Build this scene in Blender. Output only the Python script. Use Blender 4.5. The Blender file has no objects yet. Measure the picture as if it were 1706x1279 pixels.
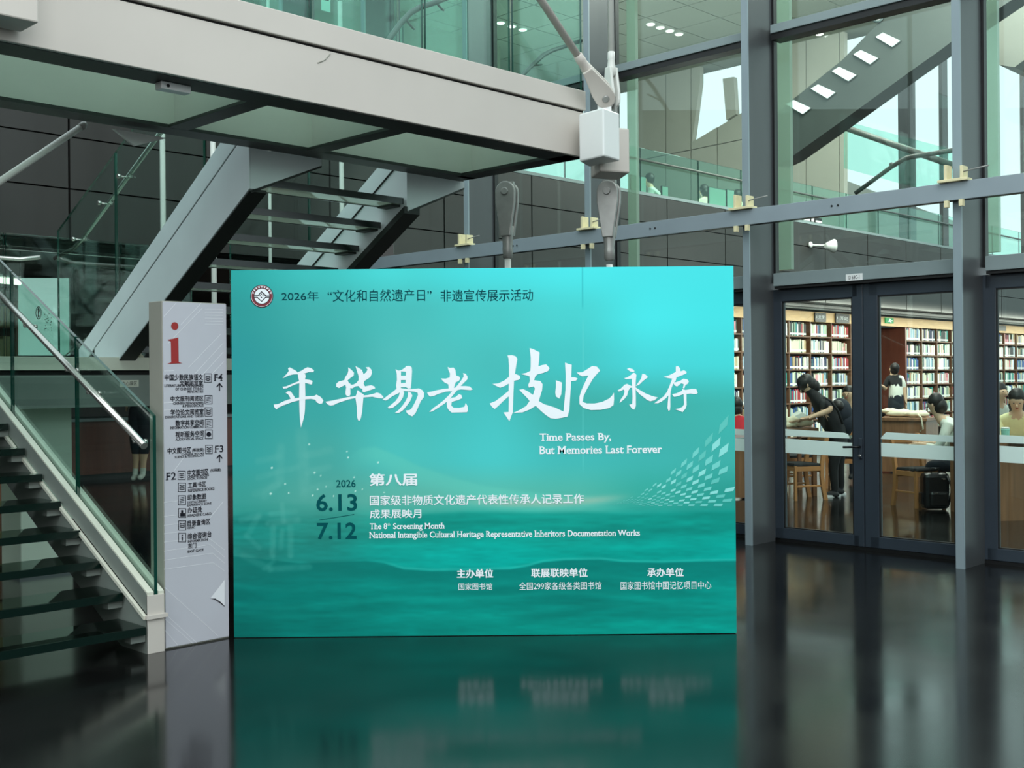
import bpy, bmesh, math, random
import numpy as np
from mathutils import Vector, Matrix
from mathutils.geometry import tessellate_polygon
random.seed(7)
SC = bpy.context.scene
COL = SC.collection

# ------------------------------------------------------------------ camera model (image 1706 x 1279)
F, CX, CY, H, ROLL = 1900.0, 853.0, 633.0, 1.55, math.radians(0.5)
cam_d = bpy.data.cameras.new('camera'); cam = bpy.data.objects.new('camera', cam_d); COL.objects.link(cam)
cam_d.sensor_width = 36; cam_d.lens = 36*F/1706; cam_d.shift_y = -(639.5-CY)/1706
cam_d.clip_start = .05; cam_d.clip_end = 300
cam.matrix_world = Matrix.Translation((0, 0, H)) @ Matrix(((math.cos(ROLL), math.sin(ROLL), 0, 0), (0, 0, -1, 0), (-math.sin(ROLL), math.cos(ROLL), 0, 0), (0, 0, 0, 1)))
SC.camera = cam
SC.cycles.transparent_max_bounces = 32
# ------------------------------------------------------------------ colour management, sky
SC.view_settings.view_transform = 'Standard'; SC.view_settings.look = 'None'
SC.view_settings.exposure = 0.0; SC.view_settings.gamma = 1.0; SC.view_settings.use_curve_mapping = False
w = bpy.data.worlds.new('sky'); SC.world = w; w.use_nodes = True
bg = w.node_tree.nodes['Background']; bg.inputs[0].default_value = (.80, .97, 1.0, 1); bg.inputs[1].default_value = 1.35

# building axes: A along the bridge, N across it (A x up)
TH = math.radians(45.3)
AX = Vector((math.cos(TH), math.sin(TH), 0)); NX = Vector((-math.sin(TH), math.cos(TH), 0)); UZ = Vector((0, 0, 1))
def P(a, d, z): return AX*a + NX*d + UZ*z
def ray(px, py):
    u = (px-CX)/F; v = (CY-py)/F
    return Vector((u*math.cos(ROLL)+v*math.sin(ROLL), 1, v*math.cos(ROLL)-u*math.sin(ROLL)))
EYE = Vector((0, 0, H))
def onZ(px, py, z=0.0): q = ray(px, py); return EYE + q*((z-H)/q.z)
def onD(px, py, d): q = ray(px, py); return EYE + q*(d/NX.dot(q))
def onA(px, py, a): q = ray(px, py); return EYE + q*(a/AX.dot(q))
def onY(px, py, y): return EYE + ray(px, py)*y
def aod(v): return AX.dot(v), NX.dot(v)

def area(name, loc, to, size, power, col=(1, 1, 1), sy=None):
    l = bpy.data.lights.new(name, 'AREA'); l.energy = power; l.color = col; l.size = size
    if sy: l.shape = 'RECTANGLE'; l.size_y = sy
    o = bpy.data.objects.new(name, l); COL.objects.link(o); o.location = loc
    o.rotation_euler = (Vector(to)-Vector(loc)).to_track_quat('-Z', 'Y').to_euler()
    return o
area('skylight', (2.5, -1.0, 12.0), (1.0, 6.5, 1.0), 9.0, 900, (.97, .99, 1.0))
area('board_fill', (1.5, -5.0, 4.6), (0.0, 7.0, 1.3), 6.0, 265, (.98, 1.0, 1.0), 3.5)  # added fill from behind the camera to brighten the board
area('side_daylight', (-7.5, -4.0, 6.0), (-1.5, 7.5, 2.2), 5.0, 420, (.92, .98, 1.0))
area('gallery_fill', P(16, 15.5, 3.9), P(15, 14.5, 9), 7.0, 700, (.95, 1.0, .98))  # unseen upward fill added behind the parapet for the ceiling and walls
area('reading_room_light', P(20, 9.5, 8.6), P(22, 12.5, 1.2), 7.0, 1700, (1, .97, .9))
area('shelf_light', P(22, 11.4, 2.95), P(22, 13.0, 1.2), 14.0, 290, (1, .95, .85), .5)

area('shelf_light_far', P(34, 11.4, 2.95), P(34, 13.0, 1.2), 10.0, 200, (1, .95, .85), .5)
area('reader_fill', P(12.6, 5.2, 7.6), P(14.0, 6.8, .8), 3.0, 420, (1, .98, .94))  # added fill that brightens the near readers and desks, no fitting there
# ------------------------------------------------------------------ materials
def lin(c):
    c = c/255.0
    return c/12.92 if c <= .04045 else ((c+.055)/1.055)**2.4
def rgb(r, g, b): return (lin(r), lin(g), lin(b), 1)
def mat(name, col, rough=.5, metal=0.0, spec=.5, noise=0.0, scale=8.0, bump=0.0, stretch=(1, 1, 1), coat=0.0, emit=None, es=1.0):
    m = bpy.data.materials.new(name); m.use_nodes = True; nt = m.node_tree; b = nt.nodes['Principled BSDF']
    c = rgb(*col); b.inputs['Base Color'].default_value = c; b.inputs['Roughness'].default_value = rough
    b.inputs['Metallic'].default_value = metal; b.inputs['Specular IOR Level'].default_value = spec; b.inputs['Coat Weight'].default_value = coat
    if emit: b.inputs['Emission Color'].default_value = rgb(*emit); b.inputs['Emission Strength'].default_value = es
    if noise or bump:
        tc = nt.nodes.new('ShaderNodeTexCoord'); mp = nt.nodes.new('ShaderNodeMapping'); mp.inputs['Scale'].default_value = stretch
        nz = nt.nodes.new('ShaderNodeTexNoise'); nz.inputs['Scale'].default_value = scale; nz.inputs['Detail'].default_value = 5
        nt.links.new(tc.outputs['Object'], mp.inputs[0]); nt.links.new(mp.outputs[0], nz.inputs['Vector'])
        if noise:
            mr = nt.nodes.new('ShaderNodeMapRange'); mr.inputs[1].default_value = .3; mr.inputs[2].default_value = .7
            mr.inputs[3].default_value = 1-noise; mr.inputs[4].default_value = 1+noise
            vm = nt.nodes.new('ShaderNodeVectorMath'); vm.operation = 'SCALE'; vm.inputs[0].default_value = c[:3]
            nt.links.new(nz.outputs[0], mr.inputs[0]); nt.links.new(mr.outputs[0], vm.inputs['Scale']); nt.links.new(vm.outputs[0], b.inputs['Base Color'])
        if bump:
            bp = nt.nodes.new('ShaderNodeBump'); bp.inputs['Strength'].default_value = bump; bp.inputs['Distance'].default_value = .01
            nt.links.new(nz.outputs[0], bp.inputs['Height']); nt.links.new(bp.outputs[0], b.inputs['Normal'])
    return m
def glass(name, tint, ior=1.45, rough=0.0, white=0.0, wcol=(200, 215, 210)):
    m = bpy.data.materials.new(name); m.use_nodes = True; nt = m.node_tree; nt.nodes.clear()
    o = nt.nodes.new('ShaderNodeOutputMaterial'); t = nt.nodes.new('ShaderNodeBsdfTransparent'); t.inputs[0].default_value = (*tint, 1)
    g = nt.nodes.new('ShaderNodeBsdfGlossy'); g.inputs['Roughness'].default_value = rough; g.inputs[0].default_value = (.9, 1, .97, 1)
    f = nt.nodes.new('ShaderNodeFresnel'); ge = nt.nodes.new('ShaderNodeNewGeometry'); ma = nt.nodes.new('ShaderNodeMath'); ma.operation = 'MULTIPLY_ADD'
    ma.inputs[1].default_value = 1/ior-ior; ma.inputs[2].default_value = ior; nt.links.new(ge.outputs['Backfacing'], ma.inputs[0]); nt.links.new(ma.outputs[0], f.inputs[0])
    mx = nt.nodes.new('ShaderNodeMixShader'); nt.links.new(f.outputs[0], mx.inputs[0])
    base = t.outputs[0]
    if white:
        df = nt.nodes.new('ShaderNodeBsdfDiffuse'); df.inputs[0].default_value = rgb(*wcol)
        tr = nt.nodes.new('ShaderNodeBsdfTranslucent'); tr.inputs[0].default_value = rgb(*wcol)
        m1 = nt.nodes.new('ShaderNodeMixShader'); m1.inputs[0].default_value = .5
        nt.links.new(df.outputs[0], m1.inputs[1]); nt.links.new(tr.outputs[0], m1.inputs[2])
        m2 = nt.nodes.new('ShaderNodeMixShader'); m2.inputs[0].default_value = white
        nt.links.new(base, m2.inputs[1]); nt.links.new(m1.outputs[0], m2.inputs[2]); base = m2.outputs[0]
    nt.links.new(base, mx.inputs[1]); nt.links.new(g.outputs[0], mx.inputs[2]); nt.links.new(mx.outputs[0], o.inputs[0])
    return m
M = {}
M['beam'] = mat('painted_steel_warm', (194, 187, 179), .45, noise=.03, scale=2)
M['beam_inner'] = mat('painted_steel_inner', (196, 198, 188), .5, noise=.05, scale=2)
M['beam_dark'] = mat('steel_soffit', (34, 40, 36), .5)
M['groove'] = mat('groove', (18, 18, 18), .8)
M['node'] = mat('white_painted_node', (226, 228, 226), .35, noise=.02, scale=4)
M['rod'] = mat('white_rod', (214, 214, 208), .35, noise=.03, scale=6)
M['fork'] = mat('cast_fork', (150, 150, 146), .35, metal=.3, noise=.08, scale=14, bump=.1)
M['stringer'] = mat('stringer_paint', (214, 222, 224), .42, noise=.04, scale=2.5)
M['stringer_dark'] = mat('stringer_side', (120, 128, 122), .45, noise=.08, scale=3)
M['channel'] = mat('glass_channel', (205, 205, 190), .4, noise=.05, scale=6)
M['steel'] = mat('brushed_stainless', (190, 190, 184), .25, metal=.9, noise=.05, scale=30)
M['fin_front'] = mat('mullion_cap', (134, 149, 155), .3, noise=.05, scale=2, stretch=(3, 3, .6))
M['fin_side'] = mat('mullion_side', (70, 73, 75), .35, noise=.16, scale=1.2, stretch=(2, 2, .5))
M['rail'] = mat('grey_channel_beam', (138, 150, 157), .35, noise=.06, scale=2.5)
M['frame'] = mat('door_frame_paint', (49, 58, 67), .32, noise=.08, scale=3)
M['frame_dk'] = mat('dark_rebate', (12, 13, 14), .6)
M['sill'] = mat('transom', (132, 146, 147), .35, noise=.06, scale=3)
M['black'] = mat('black_paint', (16, 17, 18), .4)
M['panel'] = mat('dark_wall_panel', (42, 39, 37), .45, noise=.12, scale=1.0, coat=.05)
M['panel_gap'] = mat('panel_gap', (10, 10, 10), .9)
M['wall2'] = mat('grey_cladding', (150, 152, 142), .45, noise=.06, scale=.8)
M['pillar'] = mat('pale_pillar', (165, 176, 165), .5, noise=.05, scale=1)
M['slab'] = mat('stair_cladding', (84, 90, 86), .4, noise=.15, scale=.9)
M['concrete'] = mat('grey_soffit', (82, 82, 76), .55, noise=.12, scale=1.6)
M['ceil'] = mat('ceiling_panel', (128, 136, 124), .5, noise=.06, scale=.7)
M['lamp'] = mat('lamp_glow', (255, 255, 250), .5, emit=(255, 252, 240), es=3.0)
M['lamp_soft'] = mat('strip_glow', (255, 255, 250), .5, emit=(225, 245, 235), es=1.1)
M['gap_glow'] = mat('tread_gap_emission', (255, 255, 255), .5, emit=(235, 255, 250), es=1.1)  # emission stands in for bright gaps between the reflected treads, not lamps
M['wood'] = mat('oak_fascia', (214, 176, 122), .45, noise=.10, scale=3, stretch=(1, 1, 9))
M['wood_mid'] = mat('walnut_desk', (150, 106, 76), .38, noise=.22, scale=4, stretch=(5, 5, .35))
M['wood_red'] = mat('red_brown_panel', (112, 62, 48), .38, noise=.18, scale=3, stretch=(4, 4, .4))
M['wood_shelf'] = mat('shelf_wood', (108, 74, 50), .5, noise=.15, scale=6)
M['shelf_back'] = mat('shelf_back', (58, 34, 26), .6)
M['chair_wood'] = mat('beech_chair', (190, 132, 84), .4, noise=.1, scale=8, stretch=(1, 1, .3))
M['glass'] = glass('clear_glass', (.86, .93, .90))
M['glass_g'] = glass('green_glass', (.76, .93, .88))
M['glass_rail'] = glass('balustrade_glass', (.84, .93, .90))
M['glass_edge'] = mat('glass_edge', (8, 60, 50), .15, spec=.8)
M['glass_edge_l'] = mat('glass_edge_light', (120, 190, 175), .15, spec=.8)
M['tread'] = glass('tread_glass', (.42, .52, .47), rough=.03, white=.9, wcol=(246, 252, 240))  # whitened to stand in for daylight reflected in the upper tread undersides
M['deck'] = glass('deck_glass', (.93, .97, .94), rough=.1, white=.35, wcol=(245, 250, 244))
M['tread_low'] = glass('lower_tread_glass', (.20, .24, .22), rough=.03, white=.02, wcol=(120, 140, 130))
M['tread_edge'] = mat('tread_edge', (5, 26, 21), .2, spec=.7)
M['film'] = glass('frosted_film', (.7, .8, .78), rough=.3, white=.9, wcol=(240, 250, 247))
M['reflection_strip'] = glass('column_reflection', (.72, .86, .78), white=.5, wcol=(196, 208, 194))  # imitates a pale column mirrored in the facade
M['white'] = mat('white_paint', (232, 234, 232), .5)
M['paleboard'] = mat('pale_board', (205, 222, 205), .5, noise=.03, scale=3)
M['tape'] = mat('pale_wood_clamp', (224, 214, 172), .6, noise=.08, scale=20)
M['signcol'] = mat('info_column_print', (184, 184, 192), .5, noise=.03, scale=3)
M['signside'] = mat('info_column_side', (150, 150, 140), .5, noise=.05, scale=3)
M['ink'] = mat('black_ink', (30, 30, 38), .8, spec=.1)
M['inkteal'] = mat('dark_teal_ink', (8, 62, 72), .8, spec=.05)
M['inkdate'] = mat('petrol_ink', (4, 80, 84), .8, spec=.05)
M['inkwhite'] = mat('white_ink', (240, 246, 250), .8, spec=.1)
M['red'] = mat('sign_red', (150, 36, 34), .5)
M['maroon'] = mat('emblem_maroon', (122, 30, 44), .6)
M['printline'] = mat('pale_print', (222, 222, 226), .6)
M['skin'] = mat('skin', (222, 184, 152), .55)
M['hair'] = mat('dark_hair', (30, 24, 22), .45, noise=.2, scale=40, stretch=(3, 3, .5))
M['cloth_black'] = mat('black_cloth', (26, 27, 29), .8, noise=.15, scale=12)
M['cloth_navy'] = mat('navy_cloth', (26, 32, 44), .8, noise=.1, scale=12)
M['cloth_white'] = mat('white_cloth', (226, 230, 218), .8, noise=.06, scale=12)
M['cloth_yellow'] = mat('yellow_cloth', (246, 240, 184), .8, noise=.06, scale=12)
M['cloth_red'] = mat('red_cloth', (196, 30, 44), .8, noise=.08, scale=12)
M['cloth_cream'] = mat('cream_cloth', (240, 232, 202), .85, noise=.08, scale=14, bump=.4)
M['shoe_white'] = mat('white_rubber', (225, 225, 225), .5)
M['mint'] = mat('mint_plastic', (150, 220, 205), .35)
M['screen'] = mat('monitor_face', (150, 168, 158), .3)
M['exit'] = mat('exit_green', (10, 50, 34), .5, emit=(40, 190, 110), es=.8)

# polished dark floor
m = mat('polished_dark_floor', (22, 22, 22), .13, spec=.6); M['floor'] = m
nt = m.node_tree; b = nt.nodes['Principled BSDF']
tc = nt.nodes.new('ShaderNodeTexCoord'); nz = nt.nodes.new('ShaderNodeTexNoise'); nz.inputs['Scale'].default_value = .9; nz.inputs['Detail'].default_value = 7
nt.links.new(tc.outputs['Object'], nz.inputs['Vector'])
mr = nt.nodes.new('ShaderNodeMapRange'); mr.inputs[1].default_value = .3; mr.inputs[2].default_value = .75; mr.inputs[3].default_value = .09; mr.inputs[4].default_value = .20
nt.links.new(nz.outputs[0], mr.inputs[0]); nt.links.new(mr.outputs[0], b.inputs['Roughness'])
cr = nt.nodes.new('ShaderNodeValToRGB'); cr.color_ramp.elements[0].position = .35; cr.color_ramp.elements[1].position = .75
cr.color_ramp.elements[0].color = rgb(9, 9, 9); cr.color_ramp.elements[1].color = rgb(24, 23, 22)
nt.links.new(nz.outputs[0], cr.inputs[0]); nt.links.new(cr.outputs[0], b.inputs['Base Color'])

# ------------------------------------------------------------------ mesh helpers
class MB:
    def __init__(s): s.v = []; s.f = []; s.mi = []; s.sm = []
    def add(s, vs, fs, mi=0, smooth=False):
        n = len(s.v); s.v += [Vector(v) for v in vs]; s.f += [[i+n for i in f] for f in fs]; s.mi += [mi]*len(fs); s.sm += [smooth]*len(fs); return s
    def hexa(s, c, mi=0):   # 8 corners: bottom ring, top ring
        return s.add(c, [(3, 2, 1, 0), (4, 5, 6, 7), (0, 1, 5, 4), (1, 2, 6, 5), (2, 3, 7, 6), (3, 0, 4, 7)], mi)
    def box(s, a0, a1, d0, d1, z0, z1, mi=0):
        return s.hexa([P(a0, d0, z0), P(a1, d0, z0), P(a1, d1, z0), P(a0, d1, z0), P(a0, d0, z1), P(a1, d0, z1), P(a1, d1, z1), P(a0, d1, z1)], mi)
    def cube(s, x0, x1, y0, y1, z0, z1, mi=0):
        return s.hexa([(x0, y0, z0), (x1, y0, z0), (x1, y1, z0), (x0, y1, z0), (x0, y0, z1), (x1, y0, z1), (x1, y1, z1), (x0, y1, z1)], mi)
    def prism(s, pts, ext, mi=0, mi_side=None, cap=True):
        pts = [Vector(p) for p in pts]; n = len(pts); ext = Vector(ext)
        nrm = Vector((0, 0, 0))
        for i in range(n): nrm += pts[i].cross(pts[(i+1) % n])
        if nrm.dot(ext) > 0: pts.reverse()
        k = len(s.v); s.v += pts + [p+ext for p in pts]
        ms = mi if mi_side is None else mi_side
        if cap:
            s.f.append([k+i for i in range(n)]); s.mi.append(mi); s.sm.append(False)
            s.f.append([k+n+i for i in reversed(range(n))]); s.mi.append(mi); s.sm.append(False)
        for i in range(n):
            j = (i+1) % n; s.f.append([k+j, k+i, k+n+i, k+n+j]); s.mi.append(ms); s.sm.append(False)
        return s
    def poly(s, pts, mi=0):
        pts = [Vector(p) for p in pts]; k = len(s.v); s.v += pts
        for t in tessellate_polygon([pts]): s.f.append([k+i for i in t]); s.mi.append(mi); s.sm.append(False)
        return s
    def tube(s, path, r, n=10, mi=0, r2=None):
        path = [Vector(p) for p in path]; m = len(path); k = len(s.v); rings = []
        for i, p in enumerate(path):
            t = (path[min(i+1, m-1)]-path[max(i-1, 0)]).normalized()
            u = t.cross(UZ) if abs(t.z) < .9 else t.cross(Vector((1, 0, 0)))
            u.normalize(); v = t.cross(u)
            rr = r if r2 is None else r+(r2-r)*i/(m-1)
            for j in range(n):
                an = 2*math.pi*j/n; s.v.append(p+u*math.cos(an)*rr+v*math.sin(an)*rr)
        for i in range(m-1):
            for j in range(n):
                a = k+i*n+j; b_ = k+i*n+(j+1) % n; s.f.append([a, b_, b_+n, a+n]); s.mi.append(mi); s.sm.append(True)
        s.f.append([k+j for j in reversed(range(n))]); s.mi.append(mi); s.sm.append(False)
        s.f.append([k+(m-1)*n+j for j in range(n)]); s.mi.append(mi); s.sm.append(False)
        return s
    def lathe(s, base, axis, prof, n=16, mi=0, flat=1.0, side=None):   # prof: (distance along axis, radius)
        base = Vector(base); t = Vector(axis).normalized(); u = Vector(side) if side else (t.cross(UZ) if abs(t.z) < .9 else t.cross(Vector((0, 1, 0))))
        u.normalize(); v = t.cross(u); k = len(s.v); m = len(prof)
        for h, r in prof:
            for j in range(n):
                an = 2*math.pi*j/n; s.v.append(base+t*h+u*math.cos(an)*r+v*math.sin(an)*r*flat)
        for i in range(m-1):
            for j in range(n):
                a = k+i*n+j; b_ = k+i*n+(j+1) % n; s.f.append([a, b_, b_+n, a+n]); s.mi.append(mi); s.sm.append(True)
        s.f.append([k+j for j in reversed(range(n))]); s.mi.append(mi); s.sm.append(False)
        s.f.append([k+(m-1)*n+j for j in range(n)]); s.mi.append(mi); s.sm.append(False)
        return s
    def ball(s, c, rx, ry, rz, n=12, m=8, mi=0):
        c = Vector(c); k = len(s.v)
        for i in range(1, m):
            ph = math.pi*i/m
            for j in range(n):
                an = 2*math.pi*j/n; s.v.append(c+Vector((rx*math.sin(ph)*math.cos(an), ry*math.sin(ph)*math.sin(an), rz*math.cos(ph))))
        s.v += [c+Vector((0, 0, rz)), c-Vector((0, 0, rz))]; top = k+(m-1)*n; bot = top+1
        for i in range(m-2):
            for j in range(n):
                a = k+i*n+j; b_ = k+i*n+(j+1) % n; s.f.append([a, a+n, b_+n, b_]); s.mi.append(mi); s.sm.append(True)
        for j in range(n):
            s.f.append([top, k+j, k+(j+1) % n]); s.mi.append(mi); s.sm.append(True)
            s.f.append([bot, k+(m-2)*n+(j+1) % n, k+(m-2)*n+j]); s.mi.append(mi); s.sm.append(True)
        return s
    def build(s, name, m, parent=None, bevel=0.0, fix=False, kind=None, label=None):
        root = parent; off = Vector((0, 0, 0))
        while root is not None: off += root.location; root = root.parent
        me = bpy.data.meshes.new(name); me.from_pydata([v-off for v in s.v], [], s.f)
        for mm in (m if isinstance(m, (list, tuple)) else [m]): me.materials.append(mm)
        me.polygons.foreach_set('material_index', s.mi); me.polygons.foreach_set('use_smooth', s.sm); me.update()
        o = bpy.data.objects.new(name, me); COL.objects.link(o)
        if parent is not None: o.parent = parent
        if fix:
            bm = bmesh.new(); bm.from_mesh(me); bmesh.ops.recalc_face_normals(bm, faces=bm.faces); bm.to_mesh(me); bm.free()
        if bevel:
            md = o.modifiers.new('bevel', 'BEVEL'); md.width = bevel; md.segments = 2; md.limit_method = 'ANGLE'
        if kind: o['kind'] = kind
        if label: o['label'] = label
        return o
def tag(o, label, cat, group=None, kind=None):
    o['label'] = label; o['category'] = cat
    if group: o['group'] = group
    if kind: o['kind'] = kind
    return o
def thing(name, loc, label, cat, group=None, rz=0.0, kind=None):
    o = bpy.data.objects.new(name, None); o.empty_display_size = .1; COL.objects.link(o); o.location = loc; o.rotation_euler = (0, 0, rz)
    return tag(o, label, cat, group, kind)
def struct(name, loc=(0, 0, 0), label=None):
    o = bpy.data.objects.new(name, None); COL.objects.link(o); o.location = loc; o['kind'] = 'structure'
    if label: o['label'] = label
    return o
def copytree(o, parent=None):
    c = o.copy(); COL.objects.link(c); c.parent = parent
    for ch in [x for x in bpy.data.objects if x.parent == o]: copytree(ch, c)
    return c

# ------------------------------------------------------------------ lettering
_tc = {}
def text_mesh(s, weight=0.0, serif=False):
    key = (s, weight, serif)
    if key in _tc: return _tc[key]
    cu = bpy.data.curves.new('t', 'FONT'); cu.body = s; cu.size = 1; cjk = any(ord(c) > 0x2e80 for c in s); cu.offset = 0 if cjk else weight; cu.resolution_u = 3
    o = bpy.data.objects.new('t', cu); COL.objects.link(o); bpy.context.view_layer.update()
    dg = bpy.context.evaluated_depsgraph_get(); me = bpy.data.meshes.new_from_object(o.evaluated_get(dg))
    LAY = [0]; V = [(v.co.x, v.co.y, 0.0) for v in me.vertices]; Fc = [list(p.vertices) for p in me.polygons]
    if cjk and weight:
        V0, F0 = list(V), list(Fc)
        for dx, dy in ((weight, 0), (-weight, 0), (0, weight*.7), (0, -weight*.7)):
            k = len(V); LAY[0] += 1; V += [(x+dx, y+dy, LAY[0]*.00025) for x, y, _ in V0]; Fc += [[i+k for i in f] for f in F0]
    if serif:
        cnt = {}
        for f in Fc:
            for i in range(len(f)):
                e = tuple(sorted((f[i], f[(i+1) % len(f)]))); cnt[e] = cnt.get(e, 0)+1
        for (i, j), c in cnt.items():
            if c != 1: continue
            x0, x1 = sorted((V[i][0], V[j][0])); y0, y1 = V[i][1], V[j][1]
            if abs(y0-y1) < .004 and .05 < x1-x0 < .24:
                for lv, up in ((0, 1), (.449, -1), (.682, -1)):
                    if abs(y0-lv) < .012+abs(weight):
                        k = len(V); h = .06*up; e_ = .062
                        V += [(x0-e_, y0, .0003), (x1+e_, y0, .0003), (x1+e_, y0+h, .0003), (x0-e_, y0+h, .0003)]; Fc.append([k, k+1, k+2, k+3] if up > 0 else [k+3, k+2, k+1, k]); break
    bpy.data.objects.remove(o); bpy.data.meshes.remove(me)
    xs = [v[0] for v in V]; ys = [v[1] for v in V]
    _tc[key] = (V, Fc, min(xs), max(xs), min(ys), max(ys)); return _tc[key]
class Plane2:   # a flat surface with its own axes, used to lay out print by pixel position on the photograph
    def __init__(s, o, ex, n): s.o = Vector(o); s.ex = Vector(ex).normalized(); s.n = Vector(n).normalized(); s.ez = UZ
    def px(s, x, y):
        q = ray(x, y); t = (s.o-EYE).dot(s.n)/q.dot(s.n); p = EYE+q*t-s.o; return p.dot(s.ex), p.dot(s.ez)
    def at(s, x, z, lift=0.0): return s.o+s.ex*x+s.ez*z+s.n*lift
    def rect(s, x0, y0, x1, y1):
        ym = (y0+y1)/2; xm = (x0+x1)/2
        return s.px(x0, ym)[0], s.px(x1, ym)[0], s.px(xm, y1)[1], s.px(xm, y0)[1]
    def text(s, txt, x0, y0, x1, y1, name, m, parent, weight=0.0, serif=False, lift=.0015, cap=None, shear=0.0):
        V, Fc, a, b_, c, d = text_mesh(txt, weight, serif); X0, X1, Z0, Z1 = s.rect(x0, y0, x1, y1)
        if cap: c, d = cap
        mb = MB(); mb.add([s.at(X0+(x-a)/(b_-a)*(X1-X0)+shear*(y-c)/(d-c)*(Z1-Z0), Z0+(y-c)/(d-c)*(Z1-Z0), lift+l_) for x, y, l_ in V], Fc)
        return mb.build(name, m, parent)
    def pts(s, L, lift=.0015): return [s.at(*s.px(x, y), lift) for x, y in L]
CAP = (0.0, .69)

# ================================================================== SETTING
# floor
mb = MB(); mb.cube(-34, 44, -12, 60, -.12, 0)
fl = mb.build('floor', M['floor']); fl['kind'] = 'structure'; fl['label'] = 'polished near-black floor mirroring the board and doors'

FA = 9.5          # facade glass plane
FF = 9.05         # outer face of the facade fins
WD = 11.8         # dark gallery wall
ZC = 9.0
# gallery slab, wall and its panels
gw = struct('wall_gallery', P(9, WD, 0), 'gallery front clad in large dark grey panels')
MB().box(-9, 46, WD+.03, WD+.25, 3.05, 4.62).build('backing', M['panel_gap'], gw)
MB().box(-9, 46, WD+.0, WD+.26, 4.62, 4.67).build('coping', M['sill'], gw)
joints = [-9, -6.6, -4.2, -1.9, .2, 1.9, 3.6, 5.284, 6.9, 8.657, 10.596, 12.358, 14.0, 15.7, 17.435, 19.2, 21.0, 22.8, 24.6, 26.4, 28.2, 30, 32, 34, 36, 38, 40, 42, 44, 46]
rows = [3.06, 3.61, 4.16, 4.615]
for i in range(len(joints)-1):
    for j in range(3):
        MB().box(joints[i]+.012, joints[i+1]-.012, WD-.02, WD+.03, rows[j]+.008, rows[j+1]-.008).build('panel', M['panel'], gw)
sf = MB().box(-9, 46, WD+.05, 30, 3.06, 3.5).build('ceiling', M['concrete']); sf['kind'] = 'structure'; sf['label'] = 'grey soffit under the gallery'
uc = MB().box(9.6, 23.0, 1.0, 30, ZC, ZC+.3).build('ceiling', M['panel_gap']); uc['kind'] = 'structure'; uc['label'] = 'high panelled ceiling of the reading room'
for i in range(12):
    for j in range(20):
        a0 = 9.7+i*1.12; d0 = 4.0+j*1.05
        MB().box(a0+.012, a0+1.108, d0+.012, d0+1.038, ZC-.02, ZC+.02).build('panel', M['ceil'], uc)
MB().box(9.7, 23.0, 1.0, 4.0, ZC-.02, ZC+.02).build('ceiling_edge', M['ceil'], uc)
# end walls
nw = MB().box(8.5, 17.9, 18.0, 18.3, 3.5, ZC).build('wall_north', M['ceil']); nw['kind'] = 'structure'
bw = MB().box(-9, 30, 24, 24.3, 0, 3.1).build('wall_far', M['panel']); bw['kind'] = 'structure'
ww = MB().cube(-14.3, -14, -8, 30, 0, 8).build('wall_left', M['panel']); ww['kind'] = 'structure'
sw = MB().cube(-14, 16, -7.3, -7, 0, 6.5).build('wall_behind', M['panel']); sw['kind'] = 'structure'
ew = MB().cube(15, 15.3, -7, 3.0, 0, 6.5).build('wall_right', M['panel']); ew['kind'] = 'structure'
# light cladding wall in the reading room, seen through the facade (along N at a = 22.5)
W2 = 22.5
w2 = struct('wall_back', P(W2, 14, 0), 'tall pale grey panelled wall behind the upper glass')
def w2poly(pts): MB().prism([onA(x, y, W2) for x, y in pts], AX*.15).build('panel', M['wall2'], w2)
def yj(x): return 222-.203*(x-1287)
g = .7
w2poly([(1062, 70), (1109-g, 70), (1109-g, yj(1109)-g), (1062, yj(1062)-g)])
w2poly([(1109+g, 70), (1151-g, 70), (1151-g, yj(1151)-g), (1109+g, yj(1109)-g)])
w2poly([(1151+g, 70), (1166, 70), (1166, 137), (1153, 237), (1195-g, 212), (1195-g, yj(1195)-g), (1151+g, yj(1151)-g)])
w2poly([(1195+g, 212), (1262, 172), (1259-g, yj(1259)-g), (1195+g, yj(1195)-g)])
w2poly([(1262, 60), (1343-g, 52), (1343-g, yj(1343)-g), (1262, yj(1262)-g)])
w2poly([(1343+g, 52), (1398-g, 48), (1398-g, yj(1398)-g), (1343+g, yj(1343)-g)])
w2poly([(1398+g, 48), (1406, 48), (1406, yj(1406)), (1398+g, yj(1398)-g)])
xs = [1062, 1109, 1151, 1195, 1259, 1343, 1398, 1407]
for i in range(len(xs)-1):
    x0, x1 = xs[i]+g, xs[i+1]-g
    w2poly([(x0, yj(x0)+g), (x1, yj(x1)+g), (x1, 452), (x0, 452)])
w2poly([(1204, 131), (1222, 128), (1226, 190), (1210, 200)])
MB().box(22.55, 23.1, 12.1, 24, 3.5, 3.62).build('skirting', M['sill'], w2)
# upper gallery floor deck behind the parapet
gf = MB().box(-9, 46, WD+.25, 30, 3.5, 3.7).build('floor', M['concrete']); gf['kind'] = 'structure'; gf['label'] = 'gallery deck behind the dark parapet'
# outer window posts far behind
for i, (x0, x1, yb, nm) in enumerate([(1497, 1517, 400, 'wide'), (1565, 1571, 400, 'thin'), (1345, 1364, 352, 'pale'), (1700, 1706, 400, 'edge')]):
    A0 = 27.0 if nm != 'pale' else 22.2
    p0, p1 = onA(x0, 300, A0), onA(x1, 300, A0); d0, d1 = aod(p0)[1], aod(p1)[1]
    if nm == 'pale': continue
    o = MB().box(A0, A0+.3, d1, d0, 3.7, 10.5).build('trim_%d' % (40+i), M['fin_side']); o['kind'] = 'structure'

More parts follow.
